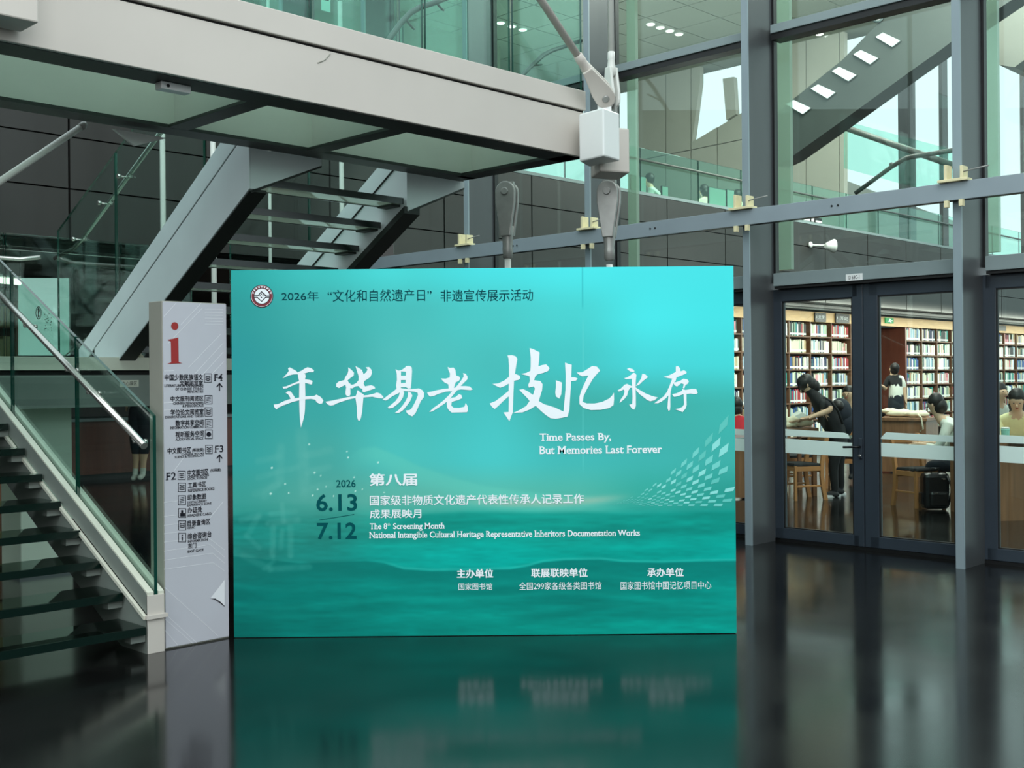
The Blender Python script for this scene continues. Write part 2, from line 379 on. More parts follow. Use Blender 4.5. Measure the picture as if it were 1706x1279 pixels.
# facade fins
fin_d = [3.866, 5.854, 7.79, 9.65, 11.55, 13.4, 15.3]
for i, d0 in enumerate([1.9]+fin_d):
    zb = 0 if d0 < 11 else 4.7
    t = struct('trim_%d' % (i+1), P(FF, d0, zb), 'tall slim steel mullion fin of the glass front')
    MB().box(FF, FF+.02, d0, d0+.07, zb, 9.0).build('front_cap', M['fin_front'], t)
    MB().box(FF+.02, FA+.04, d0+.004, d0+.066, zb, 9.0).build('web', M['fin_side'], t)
    MB().box(FA-.03, FA+.03, d0-.02, d0, max(zb, 2.45), 9.0).build('glazing_bead', M['black'], t)
# facade glazing bays, headers and rails
bays = []
ds = [1.9]+fin_d
for i in range(len(ds)-1):
    bays.append((ds[i]+.07, ds[i+1]))
for i, (d0, d1) in enumerate(bays):
    wn = struct('window_%d' % (i+1), P(FA, d0, 2.5), 'tall facade window bay')
    if d1 < 12:
        MB().box(FA-.006, FA+.006, d0, d1, 2.53, 4.79).build('pane', M['glass'], wn)
        MB().box(FA-.14, FA+.03, d0, d1-.06, 2.41, 2.53).build('sill', M['sill'], wn, bevel=.004)
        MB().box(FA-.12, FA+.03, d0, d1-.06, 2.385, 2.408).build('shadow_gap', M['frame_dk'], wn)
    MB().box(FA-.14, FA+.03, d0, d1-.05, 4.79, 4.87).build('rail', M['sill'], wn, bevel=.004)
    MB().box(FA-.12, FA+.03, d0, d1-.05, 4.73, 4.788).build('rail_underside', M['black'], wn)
    MB().box(FA-.006, FA+.006, d0, d1, 4.87, 8.9).build('pane', M['glass'], wn)
# pale column reflections built as translucent strips behind the facade
for i, (x0, x1, d) in enumerate([(1287, 1317, 0), (1632, 1663, 0), (1046, 1060, 0)]):
    q0, q1 = onA(x0, 300, FA+.1), onA(x1, 300, FA+.5)
    d0 = aod(q0)[1]
    tg = MB().prism([onA(x0, 300, 9.75)*1, onA(x1, 300, 9.75), onA(x1, 300, 9.75)+AX*.06, onA(x0, 300, 9.75)+AX*.06], (0, 0, .01))
    pts = [Vector((p.x, p.y, 2.6)) for p in (onA(x0, 300, 9.75), onA(x1, 300, 9.75), onA(x1, 300, 9.75)+AX*.05, onA(x0, 300, 9.75)+AX*.05)]
    o = MB().prism(pts, (0, 0, 6.3)).build('trim_%d' % (20+i), M['reflection_strip']); o['kind'] = 'structure'; o['label'] = 'pale green glass stiffener behind the pane'

# ---- doors
def door(n, d_hi, film=True):
    """double door whose left edge is at d_hi; each leaf about .93 wide"""
    t = struct('door_%d' % n, P(FA, d_hi, 0), 'double glazed door with dark blue-grey frames')
    Z1 = 2.385; wleaf = .965
    for k in range(2):
        dl = d_hi+.05-k*wleaf; dr = dl-wleaf+.008
        st = .135
        leaf = MB().box(FA-.035, FA+.035, dl-st, dl, .03, Z1)
        leaf.box(FA-.035, FA+.035, dr, dr+st*(.75 if k == 0 else 1), .03, Z1)
        leaf.box(FA-.035, FA+.035, dr+.05, dl-.05, Z1-.115, Z1).box(FA-.035, FA+.035, dr+.05, dl-.05, .03, .13)
        lf = leaf.build('leaf', M['frame'], t, bevel=.004)
        gl = dl-st; gr = dr+st*(.75 if k == 0 else 1)
        bd = MB().box(FA-.028, FA-.008, gl-.012, gl+.002, .13, Z1-.115).box(FA-.028, FA-.008, gr-.002, gr+.012, .13, Z1-.115).box(FA-.028, FA-.008, gr, gl, Z1-.127, Z1-.113).box(FA-.028, FA-.008, gr, gl, .128, .14)
        bd.build('bead', M['frame_dk'], lf)
        MB().box(FA-.005, FA+.005, gr, gl, .13, Z1-.115).build('pane', M['glass'], lf)
        q = lambda d, z: P(FA-.012, d, z)
        w_ = gl-gr
        if k == 0:
            up = [q(gl, 1.0), q(gr+.05, .995), q(gr+.06, 1.03), q(gr+.10, 1.045), q(gl, 1.065)]
            lo = [q(gl, .84), q(gr, .83), q(gr, .955), q(gl, .975)]
        else:
            up = [q(gl, 1.0), q(gr, .99), q(gr, 1.045), q(gl-.06, 1.06), q(gl-.03, 1.03)]
            lo = [q(gl, .845), q(gr+.02, .835), q(gr+.01, .87), q(gr, .89), q(gr, .955), q(gl, .965)]
        MB().prism(up, AX*.003).build('frosted_band', M['film'], lf); MB().prism(lo, AX*.003).build('frosted_band', M['film'], lf)
    # hinges, handle, lock
    for z in (2.1, 1.8, .23):
        MB().lathe(P(FA-.05, d_hi+.035, z-.06), UZ, [(0, .008), (.002, .011), (.118, .011), (.12, .008)], 8).build('hinge', M['fin_front'], t)
    dm = d_hi+.05-wleaf
    hb = MB().box(FA-.05, FA-.035, dm+.018, dm+.05, .82, 1.0).build('handle_plate', M['frame'], t, bevel=.004)
    MB().tube([P(FA-.045, dm+.035, .925), P(FA-.10, dm+.035, .925), P(FA-.105, dm+.06, .925), P(FA-.105, dm+.17, .92)], .010, 8).build('handle', M['black'], t)
    MB().lathe(P(FA-.05, dm+.035, .845), -AX, [(0, .013), (.012, .013), (.014, .009)], 10).build('lock_cylinder', M['steel'], t)
    MB().box(FA-.04, FA+.04, d_hi-1.93, d_hi+.05, 0, .028).build('threshold', M['black'], t)
    return t
door(1, 7.74); door(2, 5.804+.05); door(3, 3.85)

# maintenance beam across the fins
beam_t = thing('horizontal_beam', P(FF-.05, 6, 3.0), 'long grey steel channel beam running across the facade fins', 'beam')
mb = MB().box(FF-.09, FF-.075, 1.5, 11.9, 2.955, 3.1)
mb.build('web', M['rail'], beam_t, bevel=.003)
MB().box(FF-.075, FF-.002, 1.5, 11.9, 3.09, 3.1).build('flange', M['rail'], beam_t); MB().box(FF-.075, FF-.002, 1.5, 11.9, 2.955, 2.965).build('flange', M['black'], beam_t)
for d in (4.93, 6.9, 8.8):
    for k in (-.03, .03):
        for z in (3.03,): MB().lathe(P(FF-.09, d+k, z), -AX, [(0, .009), (.006, .009)], 8).build('bolt', M['black'], beam_t)
pos = ['rightmost, beside the second door', 'above the left edge of the double doors', 'just left of the middle hanger fork', 'furthest left, behind the top of the board']
for k, (px, nm) in enumerate(zip((1598, 1243, 985, 778), pos)):
    c = onA(px, 300, FF-.06); d = aod(c)[1]
    t = thing('timber_clamp', P(FF-.06, d, 3.1), 'pale yellow timber clamp on the facade beam, '+nm, 'clamp', 'timber clamps on the beam')
    MB().box(FF-.12, FF-.02, d+.075, d+.10, 3.1, 3.24).build('upright', M['tape'], t, bevel=.003)
    MB().box(FF-.12, FF-.02, d-.055, d-.03, 3.1, 3.22).build('upright', M['tape'], t, bevel=.003)
    MB().box(FF-.13, FF-.02, d-.09, d+.15, 3.1, 3.122).build('base_block', M['tape'], t, bevel=.003)
    MB().box(FF-.12, FF-.08, d+.07, d+.10, 2.90, 2.953).build('lower_block', M['tape'], t); MB().box(FF-.12, FF-.08, d-.05, d-.02, 2.90, 2.953).build('lower_block', M['tape'], t)
    MB().tube([P(FF-.1, d-.04, 3.17), P(FF-.12, d-.12, 3.175), P(FF-.12, d-.26, 3.19)], .006, 6).build('screw', M['fork'], t)

# door number plate on the header
pl = Plane2(P(FA-.142, 5, 2.47), -NX, -AX)
x0, x1, z0, z1 = pl.rect(1409, 456, 1437, 467)
t = thing('number_plate', pl.at((x0+x1)/2, z0, 0), 'small white number plate stuck on the grey header over the double door', 'sign')
MB().hexa([pl.at(x0, z0, .001), pl.at(x1, z0, .001), pl.at(x1, z0, -.004), pl.at(x0, z0, -.004), pl.at(x0, z1, .001), pl.at(x1, z1, .001), pl.at(x1, z1, -.004), pl.at(x0, z1, -.004)]).build('plate', M['white'], t, fix=True)
pl.text('D 68C-1', 1414, 458.5, 1432, 464.5, 'lettering', M['ink'], t, lift=.003, cap=CAP)
pl = Plane2(P(FA-.122, 8, 4.76), -NX, -AX)
x0, x1, z0, z1 = pl.rect(1119, 92, 1128, 97)
tag(MB().hexa([pl.at(x0, z0, .001), pl.at(x1, z0, .001), pl.at(x1, z0, -.004), pl.at(x0, z0, -.004), pl.at(x0, z1, .001), pl.at(x1, z1, .001), pl.at(x1, z1, -.004), pl.at(x0, z1, -.004)]).build('sticker', M['white'], fix=True), 'tiny white sticker on the dark upper window rail', 'sticker')

# ================================================================== BRIDGE
ZB = 3.2; DN = 5.57; DF = 6.8; AE = 6.42; AS = -3.0
br = thing('footbridge', P(3, 6.2, ZB), 'grey steel footbridge with glass balustrade crossing overhead from the upper left', 'bridge')
MB().box(AS, AE, DN, DN+.03, ZB, 3.53).build('near_beam', M['beam'], br, bevel=.004)
MB().box(AS, AE, DN+.012, DN+.03, 3.525, 3.55).build('shadow_groove', M['groove'], br)
MB().box(AS, AE, DN-.015, DN+.12, 3.545, 3.69).build('edge_cap', M['beam'], br, bevel=.006)
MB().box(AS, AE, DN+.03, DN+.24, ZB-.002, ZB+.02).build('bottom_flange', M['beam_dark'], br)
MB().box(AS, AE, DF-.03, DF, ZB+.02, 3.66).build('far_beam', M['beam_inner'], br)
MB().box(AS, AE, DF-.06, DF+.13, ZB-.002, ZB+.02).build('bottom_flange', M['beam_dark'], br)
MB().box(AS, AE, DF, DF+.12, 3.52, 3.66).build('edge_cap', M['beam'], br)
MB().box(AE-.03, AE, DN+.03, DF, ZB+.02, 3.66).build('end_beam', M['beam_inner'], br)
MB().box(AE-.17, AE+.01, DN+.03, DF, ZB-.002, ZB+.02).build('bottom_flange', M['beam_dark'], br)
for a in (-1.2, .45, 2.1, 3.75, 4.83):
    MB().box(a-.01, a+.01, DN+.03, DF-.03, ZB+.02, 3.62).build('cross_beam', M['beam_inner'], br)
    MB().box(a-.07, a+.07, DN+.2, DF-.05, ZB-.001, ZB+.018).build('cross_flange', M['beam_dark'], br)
for i, (a0, a1) in enumerate([(-3, -1.2), (-1.2, .45), (.45, 2.1), (2.1, 3.75), (3.75, 5.1), (5.1, 6.4)]):
    MB().box(a0+.01, a1-.01, DN+.1, DF-.06, 3.63, 3.66).build('deck_panel', M['deck'], br)
def gpanel(pts, ext, parent, name='glass_panel', m=None):
    return MB().prism(pts, ext, 0, 1).build(name, [m or M['glass_rail'], M['glass_edge']], parent)
for a0, a1 in [(-3, -.6), (-.6, 1.5), (1.5, 3.99), (4.0, 4.885), (4.9, 5.69), (5.71, 6.45)]:
    gpanel([P(a0, DN+.04, 3.6), P(a1-.012, DN+.04, 3.6), P(a1-.012, DN+.04, 4.75), P(a0, DN+.04, 4.75)], NX*.018, br, m=M['glass_g'])
    gpanel([P(a0, DF+.04, 3.6), P(a1-.012, DF+.04, 3.6), P(a1-.012, DF+.04, 4.75), P(a0, DF+.04, 4.75)], NX*.018, br, m=M['glass_g'])
# handrails on the bridge and stair above, seen through the glass
hr = thing('handrail', onD(690, 20, 6.6), 'dark tubular handrail bending upward behind the bridge glass', 'handrail')
MB().tube([onD(x, y, 6.6) for x, y in ((640, 78), (652, 60), (668, 38), (683, 22), (700, 12), (725, 4), (745, -4))], .022, 10).build('rail', M['slab'], hr)
for x, y, X, Y in ((674, 30, 688, 47), (726, 4, 737, 16)):
    MB().tube([onD(x, y, 6.6), onD(X, Y, 6.62), onD(X+2, Y+1, 6.7)], .009, 6).build('bracket', M['slab'], hr)
hr = thing('handrail', onD(900, 95, 8.0), 'dark handrail bent over the bright patch at the right end of the bridge glass', 'handrail')
MB().tube([onD(x, y, 8.0) for x, y in ((862, 135), (880, 115), (905, 92), (920, 84), (945, 76), (968, 68))], .022, 10).build('rail', M['slab'], hr)
MB().tube([onD(885, 109, 8), onD(903, 108, 8.05)], .009, 6).build('bracket', M['slab'], hr)
# paper notice on glass
pl = Plane2(P(3.9, DF+.2, 4), AX, -NX)
x0, x1, z0, z1 = pl.rect(535, -8, 550, 19)
t = thing('notice', pl.at(x0, z0), 'white paper notice taped high on the glass above the bridge', 'notice')
MB().hexa([pl.at(x0, z0, .002), pl.at(x1, z0, .002), pl.at(x1, z0), pl.at(x0, z0), pl.at(x0, z1, .002), pl.at(x1, z1, .002), pl.at(x1, z1), pl.at(x0, z1)]).build('sheet', M['white'], t, fix=True)
MB().add([pl.at(x0+.014, z1-.04, .003), pl.at(x1-.014, z1-.04, .003), pl.at(x1-.014, z1-.005, .003), pl.at(x0+.014, z1-.005, .003)], [(0, 1, 2, 3)]).build('printed_square', M['ink'], t)
# small white sensor under the beam
t = thing('sensor_box', onZ(290, 140, ZB), 'small white box fixed under the bridge beam', 'box')
q = onZ(292, 140, ZB); a, d = aod(q)
MB().box(a-.10, a+.08, d-.03, d+.04, ZB-.045, ZB-.003).build('case', M['node'], t, bevel=.005)
MB().lathe(P(a-.06, d-.03, ZB-.025), -NX, [(0, .01), (.004, .01)], 8).build('lens', M['black'], t)
# stain mark on beam
MB().tube([onD(x, y, DN-.001) for x, y in ((529, 105), (541, 100), (550, 90))], .004, 5).build('scuff_mark', M['signside'], br, label='small grey scuff on the beam')

# node boxes
def plan_box(pts, z0, z1): return MB().prism([(p[0], p[1], z0) for p in pts], (0, 0, z1-z0))
nb = thing('node_box', onY(1006, 262, 8.05), 'white steel connection box at the right end of the bridge', 'bracket box')
c0 = onY(1006, 262, 8.05); l0 = onY(965, 262, 8.25); r0 = onY(1033, 262, 8.24)
plan_box([(l0.x, l0.y), (c0.x, c0.y), (r0.x, r0.y), (r0.x-.21, r0.y+.22)], 3.125, 3.47).build('box', M['node'], nb, bevel=.012)
l1 = onY(1000, 262, 8.33); r1 = onY(1049, 262, 8.42)
plan_box([(l1.x, l1.y), (r1.x, r1.y), (r1.x-.05, r1.y+.3), (l1.x-.05, l1.y+.3)], 3.07, 3.40).build('rear_box', M['beam'], nb, bevel=.012)
nb2 = thing('node_box', P(2.2, DN-.1, 3.25), 'grey steel connection box at the top left corner on the beam', 'bracket box')
MB().box(1.6, 2.26, DN-.22, DN-.016, 3.25, 3.7).build('box', M['beam'], nb2, bevel=.008)

# tension rods with forks
def fork(base, up, w, h, parent, mt, side):
    """clevis: two cheeks round a pin, tapering into a collar; base = pin centre, up = direction towards the rod"""
    up = Vector(up).normalized(); side = Vector(side).normalized(); nrm = up.cross(side).normalized()
    out = [base+side*math.cos(a)*w+up*math.sin(a)*w for a in [math.radians(x) for x in range(180, 361, 20)]]
    out += [base+side*w*.98+up*h*.25, base+side*w*.62+up*h*.8, base+side*w*.5+up*h, base-side*w*.5+up*h, base-side*w*.62+up*h*.8, base-side*w*.98+up*h*.25]
    for s_ in (-1, 1):
        MB().prism([p+nrm*s_*w*.28 for p in out], nrm*s_*w*.42).build('cheek', mt, parent, bevel=w*.09)
    MB().lathe(base+up*h*.72, up, [(0, w*.2), (h*.05, w*.62), (h*.28, w*.56), (h*.5, w*.46), (h*.55, w*.5), (h*.75, w*.46), (h*.78, w*.3)], 14).build('collar', mt, parent)
    MB().lathe(base-nrm*w*.85, nrm, [(0, w*.3), (w*.06, w*.36), (w*1.64, w*.36), (w*1.7, w*.3)], 14).build('pin', M['fork'], parent)
tr = thing('tension_rod', onD(1018, 640, 5.6), 'grey forked hanger rod running down behind the board at its right, below the white box', 'tension rod')
b1 = onD(1014, 288, 5.75); b1.z = 3.02
fork(b1, (0, 0, -1), .085, .36, tr, M['fork'], (.9, -.35, 0))
MB().tube([(b1.x, b1.y, 2.45), (b1.x, b1.y, 0)], .026, 12).build('rod', M['rod'], tr)
MB().prism([b1+Vector((-.05, .02, -.06)), b1+Vector((.05, -.02, -.06)), b1+Vector((.05, -.02, .1)), b1+Vector((-.05, .02, .1))], Vector((.35, .9, 0))*.04).build('lug', M['fork'], tr)
tr = thing('tension_rod', onD(845, 640, 6.8), 'grey forked hanger rod near the middle, left of the white box', 'tension rod')
b2 = onD(845, 320, 6.85)
fork(b2, (0, 0, -1), .088, .38, tr, M['fork'], (.9, -.35, 0))
MB().tube([(b2.x, b2.y, b2.z-.5), (b2.x, b2.y, 0)], .028, 12).build('rod', M['rod'], tr)
MB().prism([b2+Vector((-.05, .02, -.06)), b2+Vector((.05, -.02, -.06)), b2+Vector((.05, -.02, .09)), b2+Vector((-.05, .02, .09))], Vector((.35, .9, 0))*.04).build('lug', M['fork'], tr)
tr = thing('tension_rod', onD(1020, 180, 5.7), 'white vertical hanger rod rising out of the white box past the top of the picture', 'tension rod')
b3 = onD(1019, 168, 5.72)
fork(b3, (0, 0, 1), .06, .26, tr, M['rod'], (.6, -.8, 0))
MB().tube([(b3.x, b3.y, b3.z+.36), (b3.x, b3.y, 8)], .026, 12).build('rod', M['rod'], tr)
MB().prism([b3+Vector((-.02, .03, -.30)), b3+Vector((.02, -.03, -.30)), b3+Vector((.02, -.03, .03)), b3+Vector((-.02, .03, .03))], Vector((.8, .6, 0))*.03).build('lug', M['fork'], tr)
tr = thing('tension_rod', onD(1008, 165, 5.45), 'diagonal beige tie rod running up and left from the white box', 'tension rod')
b4 = onD(1007, 160, 5.42); e4 = onD(900, -2, 5.42); dr_ = (e4-b4).normalized()
fork(b4, dr_, .075, .26, tr, M['beam'], dr_.cross(Vector((.3, .95, 0))))
MB().tube([b4+dr_*.38, b4+dr_*3.0], .028, 12).build('rod', M['beam'], tr)
MB().prism([b4+Vector((-.05, 0, -.16)), b4+Vector((.05, 0, -.16)), b4+Vector((.05, 0, .03)), b4+Vector((-.05, 0, .03))], Vector((0, .03, 0))).build('lug', M['node'], tr)
tr = thing('brace_tube', onD(70, 255, 7.0), 'slanting white brace tube below the bridge at far left', 'brace')
e0 = onD(0, 302, 7.0); e1 = onD(140, 208, 7.0); dd = (e1-e0)
MB().tube([e0-dd*.8, e0+dd*.2, e1], .021, 10).build('tube', M['rod'], tr)
MB().lathe(e1-dd.normalized()*.03, dd, [(0, .024), (.03, .024), (.05, .012)], 10).build('end_cap', M['fork'], tr)

# ================================================================== LOWER STAIR FLIGHT
def incl(a, d0, z0, d1, z1, h, w_): # sloped plate in plane a: from (d0,z0) bottom to (d1,z1) bottom, height h
    return MB().prism([P(a, d0, z0), P(a, d1, z1), P(a, d1, z1+h), P(a, d0, z0+h)], AX*w_)
st = thing('stair_flight', P(2.5, 6.1, 0), 'lower glass stair flight with pale stringer rising from the floor at left', 'staircase')
S1, S1b = 3.16, 3.26
def zs1(d): return .20+.50*(d-6.10)
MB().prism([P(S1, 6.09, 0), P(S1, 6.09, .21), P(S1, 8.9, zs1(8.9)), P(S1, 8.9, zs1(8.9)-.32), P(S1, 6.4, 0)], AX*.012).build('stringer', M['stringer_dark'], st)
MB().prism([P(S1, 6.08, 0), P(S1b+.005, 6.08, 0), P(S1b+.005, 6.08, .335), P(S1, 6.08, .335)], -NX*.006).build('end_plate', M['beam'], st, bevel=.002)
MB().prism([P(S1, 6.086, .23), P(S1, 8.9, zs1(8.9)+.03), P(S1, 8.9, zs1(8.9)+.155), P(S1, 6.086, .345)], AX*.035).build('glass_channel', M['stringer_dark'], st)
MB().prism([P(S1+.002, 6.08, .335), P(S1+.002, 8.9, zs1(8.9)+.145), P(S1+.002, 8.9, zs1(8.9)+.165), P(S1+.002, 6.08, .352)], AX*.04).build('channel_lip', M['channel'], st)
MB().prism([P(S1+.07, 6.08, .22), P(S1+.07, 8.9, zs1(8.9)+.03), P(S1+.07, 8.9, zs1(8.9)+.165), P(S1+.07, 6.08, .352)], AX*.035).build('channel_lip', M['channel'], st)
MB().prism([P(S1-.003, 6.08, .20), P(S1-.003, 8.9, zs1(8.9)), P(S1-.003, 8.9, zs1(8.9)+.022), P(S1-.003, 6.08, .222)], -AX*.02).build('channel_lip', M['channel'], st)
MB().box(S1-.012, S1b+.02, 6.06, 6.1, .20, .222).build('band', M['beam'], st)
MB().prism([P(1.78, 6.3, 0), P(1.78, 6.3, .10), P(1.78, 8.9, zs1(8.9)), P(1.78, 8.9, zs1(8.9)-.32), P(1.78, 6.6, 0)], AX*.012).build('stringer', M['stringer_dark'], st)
for k in range(1, 12):
    d0 = 6.08+.277*(k-1); z = .16*k
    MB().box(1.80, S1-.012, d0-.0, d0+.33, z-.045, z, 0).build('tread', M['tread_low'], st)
    MB().box(1.80, S1-.014, d0-.012, d0-.001, z-.045, z).build('tread_nosing', M['tread_edge'], st)
    MB().box(S1-.09, S1-.002, d0+.02, d0+.09, z-.09, z-.048).build('bracket', M['stringer_dark'], st)
jd = [6.08, 7.077, 8.095, 9.0]
for i in range(3):
    d0, d1 = jd[i]+(.012 if i else 0), jd[i+1]-.006
    gz = lambda d: 1.364+.483*(d-6.08)
    gpanel([P(S1+.045, d0, zs1(d0)+.13), P(S1+.045, d1, zs1(d1)+.13), P(S1+.045, d1, gz(d1)), P(S1+.045, d0, gz(d0))], AX*.02, st)
hz = lambda d: 1.235+.478*(d-6.08)
hl = MB().tube([P(S1-.05, 6.0, hz(6.0)), P(S1-.05, 9.0, hz(9.0))], .021, 12).build('handrail', M['steel'], st)
for d in (6.14, 6.72, 7.02, 7.65, 8.3):
    MB().tube([P(S1-.05, d, hz(d)-.015), P(S1-.045, d, hz(d)-.05), P(S1+.04, d, hz(d)-.05)], .007, 8).build('bracket', M['steel'], hl)
    MB().lathe(P(S1+.02, d, hz(d)-.05), AX, [(0, .016), (.02, .016)], 10).build('fixing', M['steel'], hl)

# landing
ld = thing('stair_landing', P(4, 9.5, 1.4), 'glass stair landing with pale edge beam behind the lower flight', 'landing')
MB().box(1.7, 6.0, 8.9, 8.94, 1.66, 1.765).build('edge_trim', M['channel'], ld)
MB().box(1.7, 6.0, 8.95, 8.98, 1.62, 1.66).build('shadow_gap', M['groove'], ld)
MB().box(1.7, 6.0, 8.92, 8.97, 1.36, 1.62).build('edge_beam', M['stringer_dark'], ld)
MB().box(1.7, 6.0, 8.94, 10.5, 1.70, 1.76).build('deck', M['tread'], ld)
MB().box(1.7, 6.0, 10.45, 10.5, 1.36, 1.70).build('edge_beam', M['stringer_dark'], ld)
for a0, a1 in ((1.8, 2.9), (2.92, 4.1), (4.12, 5.2), (5.22, 5.98)):
    gpanel([P(a0, 10.5, 1.7), P(a1, 10.5, 1.7), P(a1, 10.5, 2.92), P(a0, 10.5, 2.92)], NX*.018, ld)
hl = MB().tube([P(1.8, 10.4, 2.68), P(4.2, 10.4, 2.68), P(4.35, 10.3, 2.7)], .02, 10).build('handrail', M['steel'], ld)
for a in (2.3, 3.3, 3.9): MB().tube([P(a, 10.4, 2.68), P(a, 10.43, 2.63), P(a, 10.5, 2.63)], .007, 6).build('bracket', M['steel'], hl)
pl = Plane2(P(4, 8.92, 1.5), AX, -NX)
pl.text('中心展区', 203, 635, 228, 642, 'lettering', M['ink'], ld, lift=.004)
x0, x1, z0, z1 = pl.rect(200, 633, 231, 644)
MB().hexa([pl.at(x0, z0, .002), pl.at(x1, z0, .002), pl.at(x1, z0, -.004), pl.at(x0, z0, -.004), pl.at(x0, z1, .002), pl.at(x1, z1, .002), pl.at(x1, z1, -.004), pl.at(x0, z1, -.004)]).build('label_plate', M['channel'], ld, fix=True)
pr = thing('landing_pier', P(4.0, 9.6, 0), 'pale green-white pier standing under the stair landing', 'pier')
q0 = onD(33, 700, 9.3); q1 = onD(120, 700, 9.3)
MB().box(aod(q0)[0], aod(q1)[0], 9.3, 9.7, 0, 1.36).build('shaft', M['paleboard'], pr, bevel=.01)
MB().box(aod(q0)[0]-.02, aod(q1)[0]+.02, 9.28, 9.72, 0, .05).build('base', M['sill'], pr)

# ================================================================== UPPER STAIR FLIGHT
su = thing('stair_flight', P(5.1, 7.0, 3.0), 'upper flight of thick green glass treads climbing to the bridge', 'staircase')
def zt(d): return 3.203-.615*(d-7.451)   # top line
def zbm(d): return 3.03-.585*(d-6.70)    # bottom line
dA, dB = 6.93, 9.35
N1 = 4.40
MB().prism([P(N1, dA, zbm(dA)), P(N1, dB, zbm(dB)), P(N1, dB, zt(dB)-.19), P(N1, dA, zt(dA)-.19)], AX*.012).build('stringer', M['stringer'], su, bevel=.003)
MB().prism([P(N1+.008, dA, zt(dA)-.19), P(N1+.008, dB, zt(dB)-.19), P(N1+.008, dB, zt(dB)-.175), P(N1+.008, dA, zt(dA)-.175)], AX*.01).build('groove', M['groove'], su)
MB().prism([P(N1, dA, zt(dA)-.175), P(N1, dB+.3, zt(dB+.3)-.175), P(N1, dB+.3, zt(dB+.3)), P(N1, dA, zt(dA))], AX*.012).build('glass_channel', M['stringer'], su, bevel=.003)
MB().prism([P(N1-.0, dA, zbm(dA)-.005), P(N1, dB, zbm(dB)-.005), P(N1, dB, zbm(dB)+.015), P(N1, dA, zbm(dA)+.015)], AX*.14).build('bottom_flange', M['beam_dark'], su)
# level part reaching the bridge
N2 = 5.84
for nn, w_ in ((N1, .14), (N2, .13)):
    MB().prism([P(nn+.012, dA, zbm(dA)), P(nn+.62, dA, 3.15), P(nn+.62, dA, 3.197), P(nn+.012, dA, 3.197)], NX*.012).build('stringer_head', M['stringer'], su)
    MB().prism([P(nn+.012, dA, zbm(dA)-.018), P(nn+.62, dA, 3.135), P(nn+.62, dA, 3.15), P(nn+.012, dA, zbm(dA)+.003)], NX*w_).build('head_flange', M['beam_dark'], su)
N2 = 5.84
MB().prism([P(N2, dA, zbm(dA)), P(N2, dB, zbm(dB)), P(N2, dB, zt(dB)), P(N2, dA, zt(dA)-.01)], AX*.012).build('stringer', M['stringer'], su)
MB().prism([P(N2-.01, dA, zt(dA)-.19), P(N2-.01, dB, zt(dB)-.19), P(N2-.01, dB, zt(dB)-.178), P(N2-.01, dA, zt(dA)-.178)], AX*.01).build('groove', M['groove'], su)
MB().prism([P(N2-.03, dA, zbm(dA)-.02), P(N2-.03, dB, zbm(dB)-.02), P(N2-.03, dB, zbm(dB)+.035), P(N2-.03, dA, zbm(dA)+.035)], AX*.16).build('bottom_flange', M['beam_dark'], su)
for k in range(8):
    d0 = 6.97+.288*k; z = 3.0-.163*k
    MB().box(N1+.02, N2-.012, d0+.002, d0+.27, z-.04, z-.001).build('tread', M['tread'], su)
    MB().box(N1+.02, N2-.012, d0+.27, d0+.285, z-.045, z).build('tread_nosing', M['tread_edge'], su)
    MB().box(N1+.02, N2-.012, d0-.012, d0, z-.05, z).build('tread_nosing', M['tread_edge'], su)
    MB().box(N2-.09, N2-.002, d0+.04, d0+.22, z-.065, z-.046).build('bracket', M['beam_dark'], su)
# balustrades
def gz2(d): return 3.553-.482*(d-8.841)
for aa, nm in ((N1+.03, 'near'), (N2+.02, 'far')):
    jj = [7.6, 9.02, 10.15] if nm == 'near' else [7.0, 8.3, 9.6]
    for i in range(2):
        d0, d1 = jj[i], jj[i+1]-.012
        gpanel([P(aa, d0, zt(d0)-.1), P(aa, d1, max(zt(d1)-.1, 1.76)), P(aa, d1, gz2(d1)), P(aa, d0, gz2(d0))], AX*.02, su)
hz2 = lambda d: 3.443-.513*(d-8.566)
hl = MB().tube([P(N1+.1, 7.2, hz2(7.2)), P(N1+.1, 9.75, hz2(9.75)), P(N1+.1, 9.95, hz2(9.8)-.05), P(N1+.08, 10.3, 2.7)], .02, 10).build('handrail', M['steel'], su)
for d in (7.9, 8.85, 9.2, 9.7):
    MB().tube([P(N1+.1, d, hz2(d)), P(N1+.1, d, hz2(d)-.05), P(N1-.02, d, hz2(d)-.05)], .007, 6).build('bracket', M['steel'], hl)
    MB().lathe(P(N1+.0, d, hz2(d)-.05), -AX, [(0, .018), (.03, .018)], 10).build('fixing', M['steel'], hl)
hl = MB().tube([P(N2-.08, 7.2, hz2(7.2)), P(N2-.08, 9.6, hz2(9.6))], .018, 8).build('handrail', M['steel'], su)

# slender vertical tubes behind the stairs
for i, (px, nm) in enumerate(((272, 'leftmost, left of the pale stringer'), (356, 'second from left, behind the info column top'), (450, 'between the glass treads, left one'), (570, 'between the glass treads, right one'))):
    c = onD(px, 400, 10.8); a = aod(c)[0]
    t = thing('support_tube', P(a, 10.8, 0), 'slender vertical steel tube, '+nm, 'tube', 'slender tubes behind the stair')
    MB().tube([P(a, 10.8, 0), P(a, 10.8, 6.0)], .028 if i != 2 else .018, 10).build('tube', M['rod'], t)
    MB().lathe(P(a, 10.8, 0), UZ, [(0, .07), (.012, .07), (.014, .04)], 12).build('base_plate', M['fork'], t)

